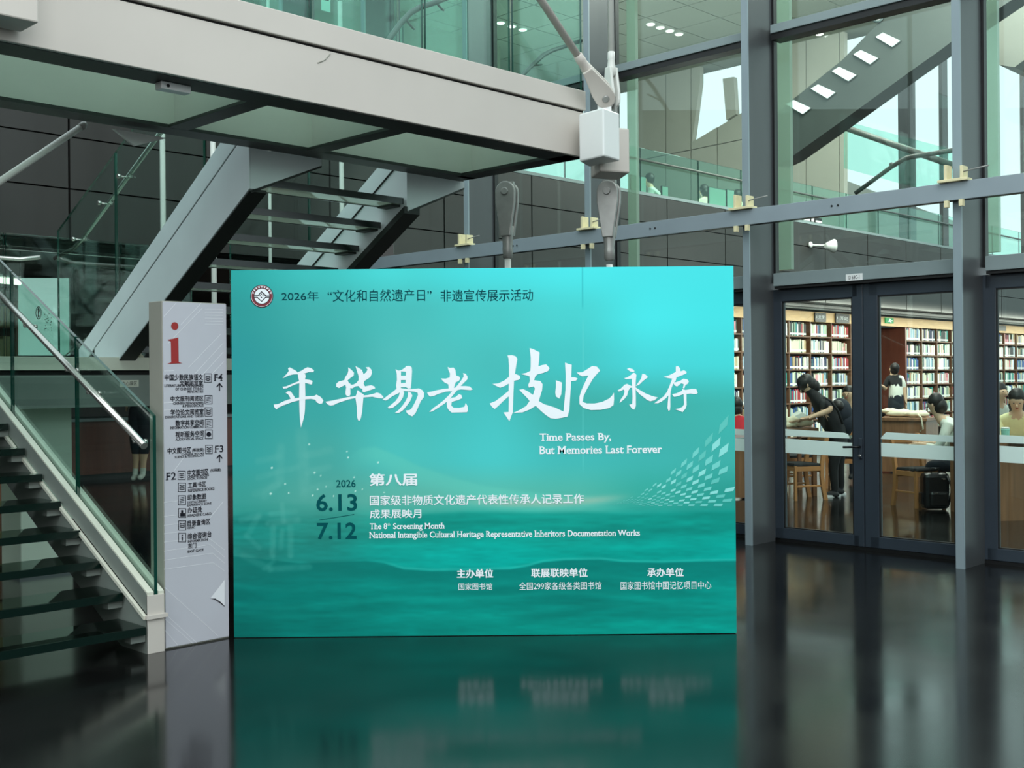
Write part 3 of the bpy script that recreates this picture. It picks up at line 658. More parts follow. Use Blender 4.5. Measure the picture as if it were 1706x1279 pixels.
# ================================================================== DISPLAY BOARD
BY = 6.92
p0 = onY(392, 1063, BY); p1 = onY(1226, 1055, BY)
BX0 = onY(387.5, 760, BY).x; BX1 = onY(1224.5, 750, BY).x; BZ1 = onY(805, 446.5, BY).z
bd = thing('display_board', ((BX0+BX1)/2, BY, 0), 'large turquoise exhibition board with white brush calligraphy standing on the floor', 'display board')
MB().cube(BX0, BX1, BY+.004, BY+.05, 0.004, BZ1).build('frame', M['white'], bd, bevel=.002)
for xx in (BX0+.5, BX1-.5):
    MB().cube(xx-.02, xx+.02, BY+.05, BY+.45, 0, .04).cube(xx-.02, xx+.02, BY+.05, BY+.09, 0, 1.6).build('rear_support', M['black'], bd)
# printed face: fine grid with colour from the artwork
NXg, NZg = 560, 410
gx = np.linspace(BX0, BX1, NXg); gz = np.linspace(.004, BZ1, NZg)
X, Z = np.meshgrid(gx, gz)
# pixel coordinates of every grid vertex
U = X/BY; Vv = (Z-H)/BY
cu_, su_ = math.cos(ROLL), math.sin(ROLL)
PX = CX+F*(U*cu_-Vv*su_); PY = CY-F*(U*su_+Vv*cu_)
kx = np.array([388, 530, 670, 810, 950, 1090, 1226], float); ky = np.array([448, 520, 600, 680, 760, 830, 880, 930, 990, 1057], float)
K = np.array([
 [(50,172,168),(66,192,188),(76,212,210),(76,220,222),(76,224,226),(76,228,231),(74,228,230)],
 [(50,158,156),(66,174,170),(74,186,182),(76,198,195),(76,210,208),(74,226,228),(72,226,228)],
 [(48,154,156),(60,166,162),(82,188,184),(76,192,188),(72,200,198),(74,216,218),(72,220,220)],
 [(50,160,156),(62,168,164),(74,190,186),(74,196,194),(68,180,172),(68,180,172),(66,186,178)],
 [(54,164,160),(74,170,162),(80,198,192),(76,202,200),(70,190,186),(66,182,176),(66,180,172)],
 [(60,160,150),(84,170,158),(98,188,172),(92,190,174),(84,184,168),(56,170,156),(44,160,148)],
 [(24,140,130),(40,144,132),(26,160,146),(8,158,144),(18,166,152),(6,160,148),(4,162,148)],
 [(36,136,126),(26,140,130),(6,164,152),(0,178,166),(0,166,152),(0,170,156),(0,172,160)],
 [(0,118,110),(0,130,120),(0,144,132),(0,146,134),(0,128,118),(0,142,130),(0,152,140)],
 [(0,102,94),(0,126,116),(0,140,128),(0,148,134),(0,148,134),(0,154,140),(0,162,148)]], float)
def interp2(px, py):
    ix = np.clip(np.searchsorted(kx, px)-1, 0, len(kx)-2); iy = np.clip(np.searchsorted(ky, py)-1, 0, len(ky)-2)
    fx = np.clip((px-kx[ix])/(kx[ix+1]-kx[ix]), 0, 1)[..., None]; fy = np.clip((py-ky[iy])/(ky[iy+1]-ky[iy]), 0, 1)[..., None]
    fx = fx*fx*(3-2*fx); fy = fy*fy*(3-2*fy)
    return (K[iy, ix]*(1-fx)+K[iy, ix+1]*fx)*(1-fy)+(K[iy+1, ix]*(1-fx)+K[iy+1, ix+1]*fx)*fy
C = interp2(PX, PY)
def ss(x, a, b): t = np.clip((x-a)/(b-a), 0, 1); return t*t*(3-2*t)
def curve(L): L = np.array(L, float); return np.interp(PX, L[:, 0], L[:, 1])
def blend(C, col, w_): return C*(1-w_[..., None])+np.array(col, float)*w_[..., None]
rng = np.random.default_rng(3)
def vnoise(px, py, sx, sy, seed):
    r = np.random.default_rng(seed).random((64, 64)); x = px/sx; y = py/sy
    xi = np.floor(x).astype(int); yi = np.floor(y).astype(int); fx = x-xi; fy = y-yi; fx = fx*fx*(3-2*fx); fy = fy*fy*(3-2*fy)
    g_ = lambda i, j: r[i % 64, j % 64]
    return (g_(yi, xi)*(1-fx)+g_(yi, xi+1)*fx)*(1-fy)+(g_(yi+1, xi)*(1-fx)+g_(yi+1, xi+1)*fx)*fy
# pale hill: crest from left to right, and the pale shore strip
crest = curve([(388, 840), (520, 800), (600, 745), (625, 742), (660, 756), (700, 775), (760, 795), (800, 806), (850, 814), (920, 822), (1000, 826), (1060, 824), (1226, 700)])
wv = ss(PY-crest, -2, 6)*(1-ss(PY-crest, 14, 46))*ss(PX, 560, 640)*(1-ss(PX, 960, 1050))
C = blend(C, (104, 208, 190), wv*.45)
strip = curve([(388, 900), (700, 832), (760, 834), (850, 838), (920, 838), (980, 834), (1040, 828), (1226, 800)])
C = blend(C, (158, 192, 172), np.exp(-((PY-strip)/6.5)**2)*ss(PX, 740, 860)*(1-ss(PX, 980, 1070))*.7)
# dark shore band below
shore = curve([(388, 838), (480, 846), (560, 862), (640, 868), (700, 856), (780, 852), (900, 854), (980, 852), (1060, 856), (1226, 850)])
C = blend(C, (8, 150, 136), ss(PY-shore, -4, 5)*(1-ss(PY-shore, 18, 55))*ss(PX, 600, 720)*.75)
n1 = vnoise(PX, PY, 38, 5, 1); n2 = vnoise(PX, PY, 90, 14, 2); n3 = vnoise(PX, PY, 14, 3, 5)
wat = ss(PY, 835, 870)
C = C*(1+((n1-.5)*.10+(n2-.5)*.12+(n3-.5)*.06)[..., None]*wat[..., None])
C = C*(1+((vnoise(PX, PY, 120, 90, 9)-.5)*.05)[..., None])
# big dark wave line near the bottom
wave = curve([(388, 926), (430, 930), (500, 938), (560, 936), (610, 934), (640, 938), (672, 948), (720, 951), (780, 950), (850, 948), (880, 943), (905, 936), (940, 933), (1000, 932), (1040, 936), (1100, 937), (1160, 935), (1226, 934)])
dw = PY-wave
C = blend(C, (0, 112, 104), ss(dw, -1.0, 1.6)*(1-ss(dw, 4, 60))*.62)
C = blend(C, (90, 205, 190), np.exp(-((dw+2.2)/1.8)**2)*.35*ss(PX, 600, 680))
wave2 = curve([(388, 852), (450, 842), (520, 846), (600, 872), (700, 905), (760, 930), (1226, 990)])
C = blend(C, (60, 160, 146), np.exp(-((PY-wave2)/7)**2)*(1-ss(PX, 560, 700))*.35)
for (yy, k_) in ((985, .15), (1012, .18), (1034, .12)):
    cc = yy+9*np.sin(PX/120.0+k_*20)+5*np.sin(PX/57.0)
    C = blend(C, (0, 112, 102), np.exp(-((PY-cc)/7)**2)*k_*1.6); C = blend(C, (20, 178, 160), np.exp(-((PY-cc+13)/5)**2)*k_)
# ghost brush characters
def seg(C, x0, y0, x1, y1, w_, op, col=(112, 190, 178)):
    dx, dy = x1-x0, y1-y0; L2 = dx*dx+dy*dy; t = np.clip(((PX-x0)*dx+(PY-y0)*dy)/L2, 0, 1)
    dd = np.hypot(PX-x0-t*dx, PY-y0-t*dy); return blend(C, col, (1-ss(dd, w_*.2, w_*1.15))*op*.8*(.6+.6*vnoise(PX, PY, 9, 9, 21)))
for s_ in [(502, 722, 508, 822, 13, .34), (468, 745, 466, 800, 11, .28), (466, 800, 440, 826, 10, .22), (430, 768, 466, 760, 8, .25), (430, 795, 495, 778, 7, .25), (425, 822, 462, 808, 8, .2), (510, 758, 550, 750, 9, .3), (512, 786, 548, 778, 8, .28), (512, 815, 550, 806, 8, .25),
           (402, 866, 432, 858, 7, .25), (430, 860, 412, 892, 7, .25), (410, 892, 432, 912, 6, .22), (405, 925, 450, 948, 8, .2), (450, 948, 515, 944, 7, .25), (452, 856, 492, 852, 7, .25), (470, 840, 472, 868, 6, .28), (448, 872, 496, 866, 8, .3), (455, 878, 454, 925, 7, .3), (484, 878, 484, 925, 7, .3), (470, 885, 468, 912, 6, .22), (456, 935, 440, 948, 5, .2)]:
    C = seg(C, *s_)
for x, y, r_ in [(515, 740, 1.6), (578, 752, 1.4), (580, 762, 1.6), (630, 770, 1.7), (453, 779, 1.8), (524, 787, 1.8), (534, 792, 1.2), (475, 806, 1.6), (451, 822, 2), (481, 821, 1.6), (521, 825, 1.6), (529, 815, 1.6), (543, 810, 1.2), (590, 795, 1.5), (592, 818, 1.5), (640, 820, 1.4), (604, 815, 1.2), (556, 826, 1.2)]:
    C = blend(C, (220, 250, 240), (1-ss(np.hypot(PX-x, PY-y), r_*.5, r_*1.2))*.9)
# panel joints printed sheets meet
C = blend(C, (110, 215, 210), np.exp(-((PX-971.5)/.9)**2)*.5*ss(PY, 520, 545)*(1-ss(PY, 760, 800))); C = blend(C, (30, 150, 160), np.exp(-((PX-970.5)/.8)**2)*.55*(1-ss(PY, 505, 520)))
C = np.clip(C, 0, 255)/255.0
Lc = np.where(C <= .04045, C/12.92, ((C+.055)/1.055)**2.4)
col = np.ones((NXg*NZg, 4)); col[:, :3] = Lc.reshape(-1, 3)
me = bpy.data.meshes.new('printed_face')
co = np.zeros((NXg*NZg, 3)); co[:, 0] = X.ravel()-bd.location.x; co[:, 1] = 0.0; co[:, 2] = Z.ravel()
idx = np.arange(NXg*NZg).reshape(NZg, NXg)
quads = np.stack([idx[:-1, :-1], idx[:-1, 1:], idx[1:, 1:], idx[1:, :-1]], -1).reshape(-1, 4)
nq = len(quads)
me.vertices.add(len(co)); me.vertices.foreach_set('co', co.ravel()); me.loops.add(nq*4); me.loops.foreach_set('vertex_index', quads.ravel().astype(np.int32))
me.polygons.add(nq); me.polygons.foreach_set('loop_start', np.arange(0, nq*4, 4, dtype=np.int32)); me.update(calc_edges=True)
at_ = me.color_attributes.new('art', 'FLOAT_COLOR', 'POINT'); at_.data.foreach_set('color', col.ravel())
mp_ = bpy.data.materials.new('printed_artwork'); mp_.use_nodes = True; ntb = mp_.node_tree; bb = ntb.nodes['Principled BSDF']
an_ = ntb.nodes.new('ShaderNodeAttribute'); an_.attribute_name = 'art'
gn = ntb.nodes.new('ShaderNodeGamma'); gn.inputs[1].default_value = 1.0
ntb.links.new(an_.outputs['Color'], gn.inputs[0]); ntb.links.new(gn.outputs[0], bb.inputs['Base Color']); bb.inputs['Roughness'].default_value = .7; bb.inputs['Specular IOR Level'].default_value = .12
me.materials.append(mp_); of = bpy.data.objects.new('printed_face', me); COL.objects.link(of); of.parent = bd

BP = Plane2((bd.location.x, BY, 0), (1, 0, 0), (0, -1, 0))
# calligraphy title: outlines of the eight brush characters
def glyph(name, x0, y0, sc, polys):
    mb = MB()
    for k, L in enumerate(polys): mb.poly(BP.pts([(x0+x/sc, y0+y/sc) for x, y in L], .0015+.0002*k))
    return mb.build(name, M['inkwhite'], bd)
s2 = 8.979
glyph('calligraphy_character', 440, 590, s2, [
 [(275,360),(340,292),(370,250),(358,210),(385,195),(440,225),(485,252),(500,272),(560,245),(610,212),(650,193),(705,208),(748,240),(738,268),(665,268),(610,285),(560,320),(510,310),(500,298),(440,300),(370,318),(310,345)],
 [(505,300),(560,296),(615,295),(622,330),(612,380),(618,600),(612,820),(605,900),(585,990),(552,1097),(540,1000),(530,850),(525,640),(528,420),(515,360)],
 [(275,485),(330,480),(400,450),(470,420),(540,395),(620,375),(690,385),(725,398),(718,452),(690,450),(640,432),(560,425),(480,445),(400,480),(340,508),(290,512)],
 [(322,575),(360,552),(400,555),(430,600),(458,640),(450,670),(400,670),(385,640),(360,600)],
 [(145,750),(210,745),(300,700),(400,665),(520,650),(620,630),(750,622),(785,603),(850,640),(888,690),(870,735),(830,740),(790,720),(765,680),(700,668),(615,675),(520,690),(420,715),(300,760),(220,795),(185,825),(150,785)]])
glyph('calligraphy_character', 440, 590, s2, [
 [(1258,197),(1300,225),(1345,275),(1340,320),(1290,355),(1250,390),(1265,420),(1295,445),(1290,500),(1292,600),(1275,628),(1240,625),(1220,600),(1218,560),(1228,500),(1215,455),(1180,475),(1120,505),(1080,485),(1080,440),(1120,405),(1200,385),(1215,340),(1250,290),(1262,240)],
 [(1368,178),(1410,200),(1465,235),(1490,300),(1530,265),(1548,225),(1520,195),(1570,190),(1605,230),(1615,280),(1590,340),(1540,375),(1500,400),(1488,440),(1510,480),(1600,462),(1650,480),(1662,510),(1620,525),(1560,545),(1500,568),(1475,560),(1470,520),(1430,500),(1415,475),(1370,480),(1320,510),(1290,505),(1280,455),(1330,455),(1380,430),(1415,385),(1415,330),(1395,270)],
 [(918,710),(1000,695),(1100,675),(1250,640),(1400,622),(1550,610),(1640,590),(1690,572),(1740,590),(1788,640),(1770,660),(1700,655),(1620,635),(1500,645),(1360,655),(1250,680),(1100,730),(1040,760),(990,768),(945,745)],
 [(1398,535),(1440,570),(1490,600),(1485,660),(1480,720),(1468,860),(1450,950),(1430,995),(1408,990),(1392,940),(1388,800),(1375,700),(1365,640),(1380,600)]])
glyph('calligraphy_character', 620, 590, s2, [
 [(350,222),(390,242),(432,245),(430,500),(420,520),(365,520),(358,460),(372,380),(368,290)],
 [(400,242),(440,235),(490,200),(512,175),(560,172),(592,195),(598,250),(590,380),(580,510),(545,515),(500,490),(505,260),(430,256)],
 [(425,322),(510,322),(510,385),(425,385)], [(425,432),(510,428),(510,492),(425,495)],
 [(155,678),(230,620),(300,570),(360,520),(400,500),(450,510),(560,520),(540,552),(440,550),(400,580),(300,630),(240,675),(205,692)],
 [(540,520),(600,520),(700,510),(750,535),(780,580),(775,640),(730,700),(690,790),(650,880),(600,930),(550,905),(520,880),(503,840),(560,835),(590,810),(620,760),(655,690),(685,610),(680,575),(630,560),(560,555),(480,550)],
 [(470,550),(478,580),(465,640),(420,710),(370,755),(310,800),(250,812),(233,795),(290,750),(350,700),(400,630),(415,570),(430,545)],
 [(540,560),(580,570),(603,620),(570,700),(520,770),(460,840),(400,878),(338,878),(400,830),(460,760),(500,700),(530,640)]])
glyph('calligraphy_character', 620, 590, s2, [
 [(1130,188),(1165,205),(1215,198),(1245,230),(1258,320),(1300,330),(1318,360),(1300,395),(1250,420),(1230,480),(1220,530),(1170,560),(1145,520),(1140,450),(1080,420),(1050,390),(1030,362),(1100,365),(1160,345),(1165,290),(1140,230)],
 [(1362,280),(1400,292),(1425,330),(1425,375),(1380,420),(1330,470),(1280,530),(1220,600),(1150,680),(1080,740),(990,800),(900,855),(855,862),(920,800),(1000,745),(1080,680),(1150,610),(1200,545),(1280,460),(1340,380),(1370,330)],
 [(822,568),(880,560),(980,535),(1080,515),(1160,510),(1260,500),(1330,475),(1400,475),(1460,482),(1505,525),(1470,537),(1330,525),(1230,545),(1100,560),(1000,590),(920,625),(865,632),(835,600)],
 [(1120,690),(1190,650),(1250,640),(1300,595),(1335,610),(1350,655),(1300,680),(1220,705),(1190,720),(1185,770),(1220,800),(1300,802),(1380,785),(1400,728),(1425,770),(1435,830),(1420,865),(1300,870),(1190,872),(1150,840),(1125,800),(1115,740)]])
s4 = 7.7545
glyph('calligraphy_character', 810, 570, s4, [
 [(275,170),(330,165),(380,180),(403,215),(390,290),(372,400),(360,500),(352,650),(348,800),(345,900),(300,1020),(270,975),(222,905),(290,900),(293,760),(290,650),(295,450),(295,300),(288,210)],
 [(80,538),(160,530),(240,490),(300,440),(380,410),(430,430),(442,465),(420,485),(370,495),(300,530),(240,565),(180,588),(130,565)],
 [(45,790),(120,760),(200,700),(300,620),(300,690),(220,760),(160,820),(110,862),(75,835)],
 [(562,75),(610,90),(690,130),(685,220),(675,310),(720,295),(775,285),(820,335),(800,370),(740,395),(660,415),(630,450),(620,490),(700,500),(728,540),(722,620),(700,690),(680,760),(750,800),(880,840),(1000,895),(1050,960),(980,975),(900,988),(830,980),(770,940),(700,880),(640,820),(560,870),(470,905),(345,915),(440,870),(520,820),(560,760),(540,730),(490,680),(425,612),(480,605),(540,635),(605,680),(630,600),(615,570),(550,585),(543,550),(565,500),(560,440),(450,408),(520,395),(570,370),(575,300),(575,200)]])
glyph('calligraphy_character', 810, 570, s4, [
 [(900,490),(930,500),(978,520),(975,600),(970,670),(945,728),(900,700),(893,650),(900,580)],
 [(1018,262),(1060,280),(1105,290),(1100,450),(1092,600),(1082,750),(1075,870),(1052,960),(1000,940),(998,890),(1010,780),(1025,600),(1028,430),(1022,340)],
 [(1095,450),(1150,452),(1182,470),(1160,495),(1095,505)],
 [(1170,390),(1240,388),(1310,345),(1370,305),(1430,315),(1472,365),(1440,400),(1380,470),(1310,590),(1260,690),(1245,770),(1300,790),(1400,790),(1500,770),(1590,725),(1625,690),(1650,650),(1652,740),(1645,810),(1590,850),(1480,872),(1350,875),(1260,850),(1205,800),(1205,700),(1230,620),(1280,510),(1320,430),(1240,440),(1200,420)]])
s5 = 9.841
glyph('calligraphy_character', 1010, 590, s5, [
 [(338,240),(375,225),(440,245),(465,280),(440,292),(390,280)],
 [(295,392),(350,375),(410,335),(440,303),(475,310),(495,340),(485,430),(480,560),(485,700),(485,850),(460,908),(420,890),(375,825),(425,815),(430,700),(425,560),(418,400),(370,405),(320,412)],
 [(185,592),(240,560),(300,500),(340,485),(390,510),(430,525),(430,545),(395,550),(360,600),(345,670),(300,730),(220,798),(230,750),(280,680),(300,620),(290,575),(240,600),(205,610)],
 [(590,318),(640,330),(685,375),(650,400),(590,450),(540,500),(480,525),(520,470),(570,400)],
 [(475,540),(540,580),(640,640),(740,680),(845,708),(790,755),(720,770),(670,750),(600,695),(540,650),(490,590)]])
glyph('calligraphy_character', 1010, 590, s5, [
 [(938,370),(1020,350),(1100,310),(1140,290),(1140,200),(1180,195),(1210,230),(1215,280),(1275,262),(1320,290),(1310,315),(1240,345),(1150,380),(1140,430),(1110,460),(1070,550),(1050,640),(980,720),(900,780),(850,802),(790,802),(860,750),(940,690),(1000,610),(1040,510),(1070,430),(1080,400),(1000,388)],
 [(1010,560),(1060,560),(1050,700),(1050,860),(1045,915),(1020,928),(1005,880),(1010,780),(1020,680)],
 [(1095,460),(1150,455),(1220,430),(1265,400),(1330,412),(1355,445),(1340,480),(1295,510),(1280,560),(1255,555),(1270,490),(1230,475),(1160,530),(1120,510)],
 [(1078,655),(1150,640),(1240,600),(1245,570),(1300,585),(1400,568),(1475,570),(1500,635),(1470,655),(1380,645),(1260,655),(1180,685),(1110,698)],
 [(1265,600),(1315,600),(1315,750),(1318,830),(1300,890),(1250,948),(1210,930),(1125,900),(1200,885),(1250,860),(1275,820),(1270,720)]])
T_ = lambda *a, **k: BP.text(*a, **k)
T_('2026年', 469, 485, 531, 501, 'lettering', M['inkteal'], bd)
T_('“文化和自然遗产日”', 546, 482, 719, 502, 'lettering', M['inkteal'], bd)
T_('非遗宣传展示活动', 734, 482, 888, 501.5, 'lettering', M['inkteal'], bd)
T_('Time Passes By,', 899, 721.5, 1018, 735, 'lettering', M['inkwhite'], bd, weight=.018, serif=True, cap=(-.1, .69))
T_('But Memories Last Forever', 898, 742.5, 1103, 755, 'lettering', M['inkwhite'], bd, weight=.018, serif=True, cap=CAP)
T_('第八届', 615, 788, 695, 809, 'lettering', M['inkwhite'], bd, weight=.03)
T_('国家级非物质文化遗产代表性传承人记录工作', 616, 823.5, 973, 840.5, 'lettering', M['inkwhite'], bd, weight=.016)
T_('成果展映月', 616, 848, 702, 863, 'lettering', M['inkwhite'], bd, weight=.016)
T_('The 8', 616, 871.5, 645, 881, 'lettering', M['inkwhite'], bd, weight=.015, serif=True, cap=CAP)
T_('th', 645.5, 870.5, 650, 875.5, 'lettering', M['inkwhite'], bd, cap=CAP)
T_('Screening Month', 655, 871, 741, 880.5, 'lettering', M['inkwhite'], bd, weight=.015, serif=True, cap=CAP)
T_('National Intangible Cultural Heritage Representative Inheritors Documentation Works', 615, 884, 1066, 894, 'lettering', M['inkwhite'], bd, weight=.015, serif=True, cap=CAP)
T_('2026', 560, 799.5, 592.5, 811, 'lettering', M['inkdate'], bd, weight=.01, cap=CAP)
T_('6.13', 527, 823.5, 595, 850, 'lettering', M['inkdate'], bd, weight=.018, cap=CAP)
T_('7.12', 528, 871, 594, 897, 'lettering', M['inkdate'], bd, weight=.018, cap=CAP)
MB().poly(BP.pts([(532, 865.5), (590, 856), (590, 857), (532, 866.5)])).build('slash_line', M['inkdate'], bd)
T_('主办单位', 761, 947, 822, 962.5, 'lettering', M['inkwhite'], bd, weight=.03)
T_('国家图书馆', 764, 971, 820, 982.5, 'lettering', M['inkwhite'], bd)
T_('联展联映单位', 885, 946, 979, 961.5, 'lettering', M['inkwhite'], bd, weight=.03)
T_('全国299家各级各类图书馆', 865, 969, 1002, 982, 'lettering', M['inkwhite'], bd)
T_('承办单位', 1078, 945.5, 1139, 960.5, 'lettering', M['inkwhite'], bd, weight=.03)
T_('国家图书馆中国记忆项目中心', 1034, 968, 1185, 981.5, 'lettering', M['inkwhite'], bd)
# emblem
ex, ey = 436.3, 493.2
def disc(r, m, lift, nm='emblem_ring', rin=0):
    n = 40; mb = MB(); o = BP.px(ex, ey); rr = r/F*BY; ri = rin/F*BY
    outer = [BP.at(o[0]+rr*math.cos(2*math.pi*i/n), o[1]+rr*math.sin(2*math.pi*i/n), lift) for i in range(n)]
    if rin:
        inn = [BP.at(o[0]+ri*math.cos(2*math.pi*i/n), o[1]+ri*math.sin(2*math.pi*i/n), lift) for i in range(n)]
        mb.add(outer+inn, [(i, (i+1) % n, n+(i+1) % n, n+i) for i in range(n)])
    else: mb.add(outer, [list(range(n))])
    return mb.build(nm, m, bd)
disc(19, M['maroon'], .0016); disc(17.6, M['inkwhite'], .0020, rin=17.1); disc(13.6, M['inkwhite'], .0022); disc(13.6, M['ink'], .0024, rin=12.6); disc(19, M['ink'], .0019, rin=18.2)
e_ = lambda L: BP.pts([(400+x/10.66, 460+y/10.66) for x, y in L], .0028)
MB().poly(e_([(245,335),(320,335),(380,262),(470,345),(520,345),(520,362),(455,362),(380,285),(330,350),(245,350)])).poly(e_([(245,368),(310,368),(385,440),(450,368),(530,368),(530,382),(462,382),(385,458),(300,382),(245,382)])).build('emblem_line', M['ink'], bd)
mbk = MB()
for cx_, cy_ in ((380, 318), (355, 350), (408, 350), (380, 378)): mbk.poly(e_([(cx_-14, cy_), (cx_, cy_-14), (cx_+14, cy_), (cx_, cy_+14)]))
mbk.build('emblem_diamond', M['ink'], bd)
mbk = MB()
for k in range(9):
    an = math.radians(160-k*17.5); o = BP.px(ex+15.4*math.cos(an), ey-15.4*math.sin(an)); r_ = .0042
    mbk.add([BP.at(o[0]-r_, o[1]-r_, .0025), BP.at(o[0]+r_, o[1]-r_, .0025), BP.at(o[0]+r_, o[1]+r_, .0025), BP.at(o[0]-r_, o[1]+r_, .0025)], [(0, 1, 2, 3)])
mbk.build('emblem_mark', M['inkwhite'], bd)
# swirl of tiles, printed at the right edge
tile_m = [mat('tile_print_a', (112, 212, 204), .6), mat('tile_print_b', (140, 226, 220), .6), mat('tile_print_c', (90, 198, 188), .6)]
mbt = MB(); rt = random.Random(5)
ends = [640, 672, 702, 730, 753, 772, 789, 803, 815, 826, 836, 845]
for i in range(len(ends)-1):
    y0, y1 = ends[i], ends[i+1]
    def pt(t, ye, j):
        x = 985+(1250-985)*t; base = 846-4*j/11
        return x, base+(ye-base)*(t**(1.75-.03*j)) - 8*math.sin(math.pi*t)*(1-j/11)*0
    t = .12+.02*i; k = 0
    while t < .99:
        L = .018+.075*t*t; g0 = .25; t2 = t+L
        def q(tt, f_): a_, b_ = pt(tt, y0, i), pt(tt, y1, i+1); return (a_[0]+(b_[0]-a_[0])*f_, a_[1]+(b_[1]-a_[1])*f_)
        c = [q(t+.0*L, .18), q(t2-.18*L, .18), q(t2-.30*L, .80), q(t-.12*L, .80)]
        if all(x < 1225 for x, _ in c) and all(x > 990 for x, _ in c) and rt.random() > .12:
            mbt.poly(BP.pts(c, .0012), rt.choice([0, 0, 1, 2] if t > .35 else [0, 2, 2]))
        t = t2+.018+.02*t
mbt.build('printed_tiles', tile_m, bd, kind='stuff')

# ================================================================== INFORMATION COLUMN
ic = thing('information_column', P(3.5, 6.17, 0), 'tall pale grey information column with a red letter i beside the stair foot', 'sign column')
a0, a1 = 3.285, 3.71
MB().box(a0, a1, 6.112, 6.27, 0, 2.03).build('body', M['signside'], ic, bevel=.004)
MB().box(a0+.004, a1-.004, 6.106, 6.113, .01, 2.025).build('printed_face', M['signcol'], ic)
MB().box(a1, a1+.05, 6.2, 6.27, 0, 2.0).build('rear_edge', M['black'], ic)
IP = Plane2(P(3.5, 6.106, 0), AX, -NX)
I_ = lambda s, x0, y0, x1, y1, **k: IP.text(s, x0, y0, x1, y1, 'lettering', M['ink'], ic, **k)
# the red i
mb = MB(); o = IP.px(291, 543); n = 24
pp = IP.px(297, 543)[0]-o[0]
mb.add([IP.at(o[0]+pp*math.cos(2*math.pi*i/n), o[1]+pp*math.sin(2*math.pi*i/n), .0018) for i in range(n)], [list(range(n))])
mb.poly(IP.pts([(279, 566), (297, 562), (297.5, 603), (303.5, 605), (278, 606), (285, 603.5), (284.5, 569)], .0018)).build('red_letter', M['red'], ic)
W_ = .022
L1 = [('中国少数民族语文', 274, 623, 338, 633.5), ('文献阅览室', 299, 633.5, 338, 642.5), ('中文报刊阅览区', 284, 659, 339, 668), ('学位论文阅览室', 284, 681, 339, 691), ('数字共享空间', 292, 699, 339, 709), ('视听服务空间', 292, 717.5, 339.5, 728), ('中文图书区', 279, 745, 318, 755), ('(科技类)', 320, 746, 340, 753),
      ('中文图书区', 312, 781, 347, 791.5), ('(社科类)', 350, 780, 368, 786), ('工具书区', 313, 802.5, 343, 811.5), ('印象数图', 312, 822.5, 343, 832), ('办证处', 312, 844, 337, 854), ('目录查询区', 312, 865, 350, 875), ('综合咨询台', 312, 886, 352, 896.5), ('东门', 313, 904, 327, 913)]
for s, x0, y0, x1, y1 in L1: I_(s, x0, y0, x1, y1, weight=W_)
L2 = [('LITERATURE IN LANGUAGES', 273.5, 640, 338.5, 644), ('OF CHINESE ETHNIC', 292, 645.5, 338.5, 649.5), ('MINORITIES', 312, 650.5, 338.5, 654), ('CHINESE NEWSPAPERS', 288, 669.5, 339, 673), ('& PERIODICALS', 304, 673.5, 339, 677.5), ('DISSERTATIONS AND THESES', 275, 692, 339, 695.5), ('INFORMATION COMMONS', 283, 709.5, 339, 713.5), ('AUDIO-VISUAL SPACE', 292, 729, 338.5, 732.5),
      ('CHINESE BOOKS', 302, 754.5, 340, 757), ('SCIENCE & TECHNOLOGY', 291, 758, 340, 761.5), ('CHINESE BOOKS', 312, 790.5, 348, 794), ('SOCIAL SCIENCES', 312, 794.5, 345, 798), ('REFERENCE BOOKS', 313, 813, 357, 817.5), ('DIGITAL LIBRARY', 312, 833.5, 345, 837), ('EXPERIENCE ZONE', 312, 838, 352, 841.5), ("READER'S CARD", 312, 855, 352, 859), ('OPAC', 312, 877, 325, 880.5), ('INFORMATION', 312.5, 898, 346, 902), ('EAST GATE', 312.5, 915, 339, 919)]
for s, x0, y0, x1, y1 in L2: I_(s, x0, y0, x1, y1, weight=.02, serif=True, cap=CAP)
for s, x0, y0, x1, y1 in (('F4', 356, 623, 370.5, 634), ('F3', 357, 742, 372, 753), ('F2', 276, 787, 293, 799)): I_(s, x0, y0, x1, y1, weight=.01, serif=True, cap=CAP)
for y in (637, 756):
    mb = MB().poly(IP.pts([(364.6, y+2), (366.4, y+2), (366.4, y+14), (364.6, y+14)])).poly(IP.pts([(365.5, y), (371, y+7), (369.4, y+8), (365.5, y+3.2), (361.6, y+8), (360, y+7)])).build('arrow', M['ink'], ic)
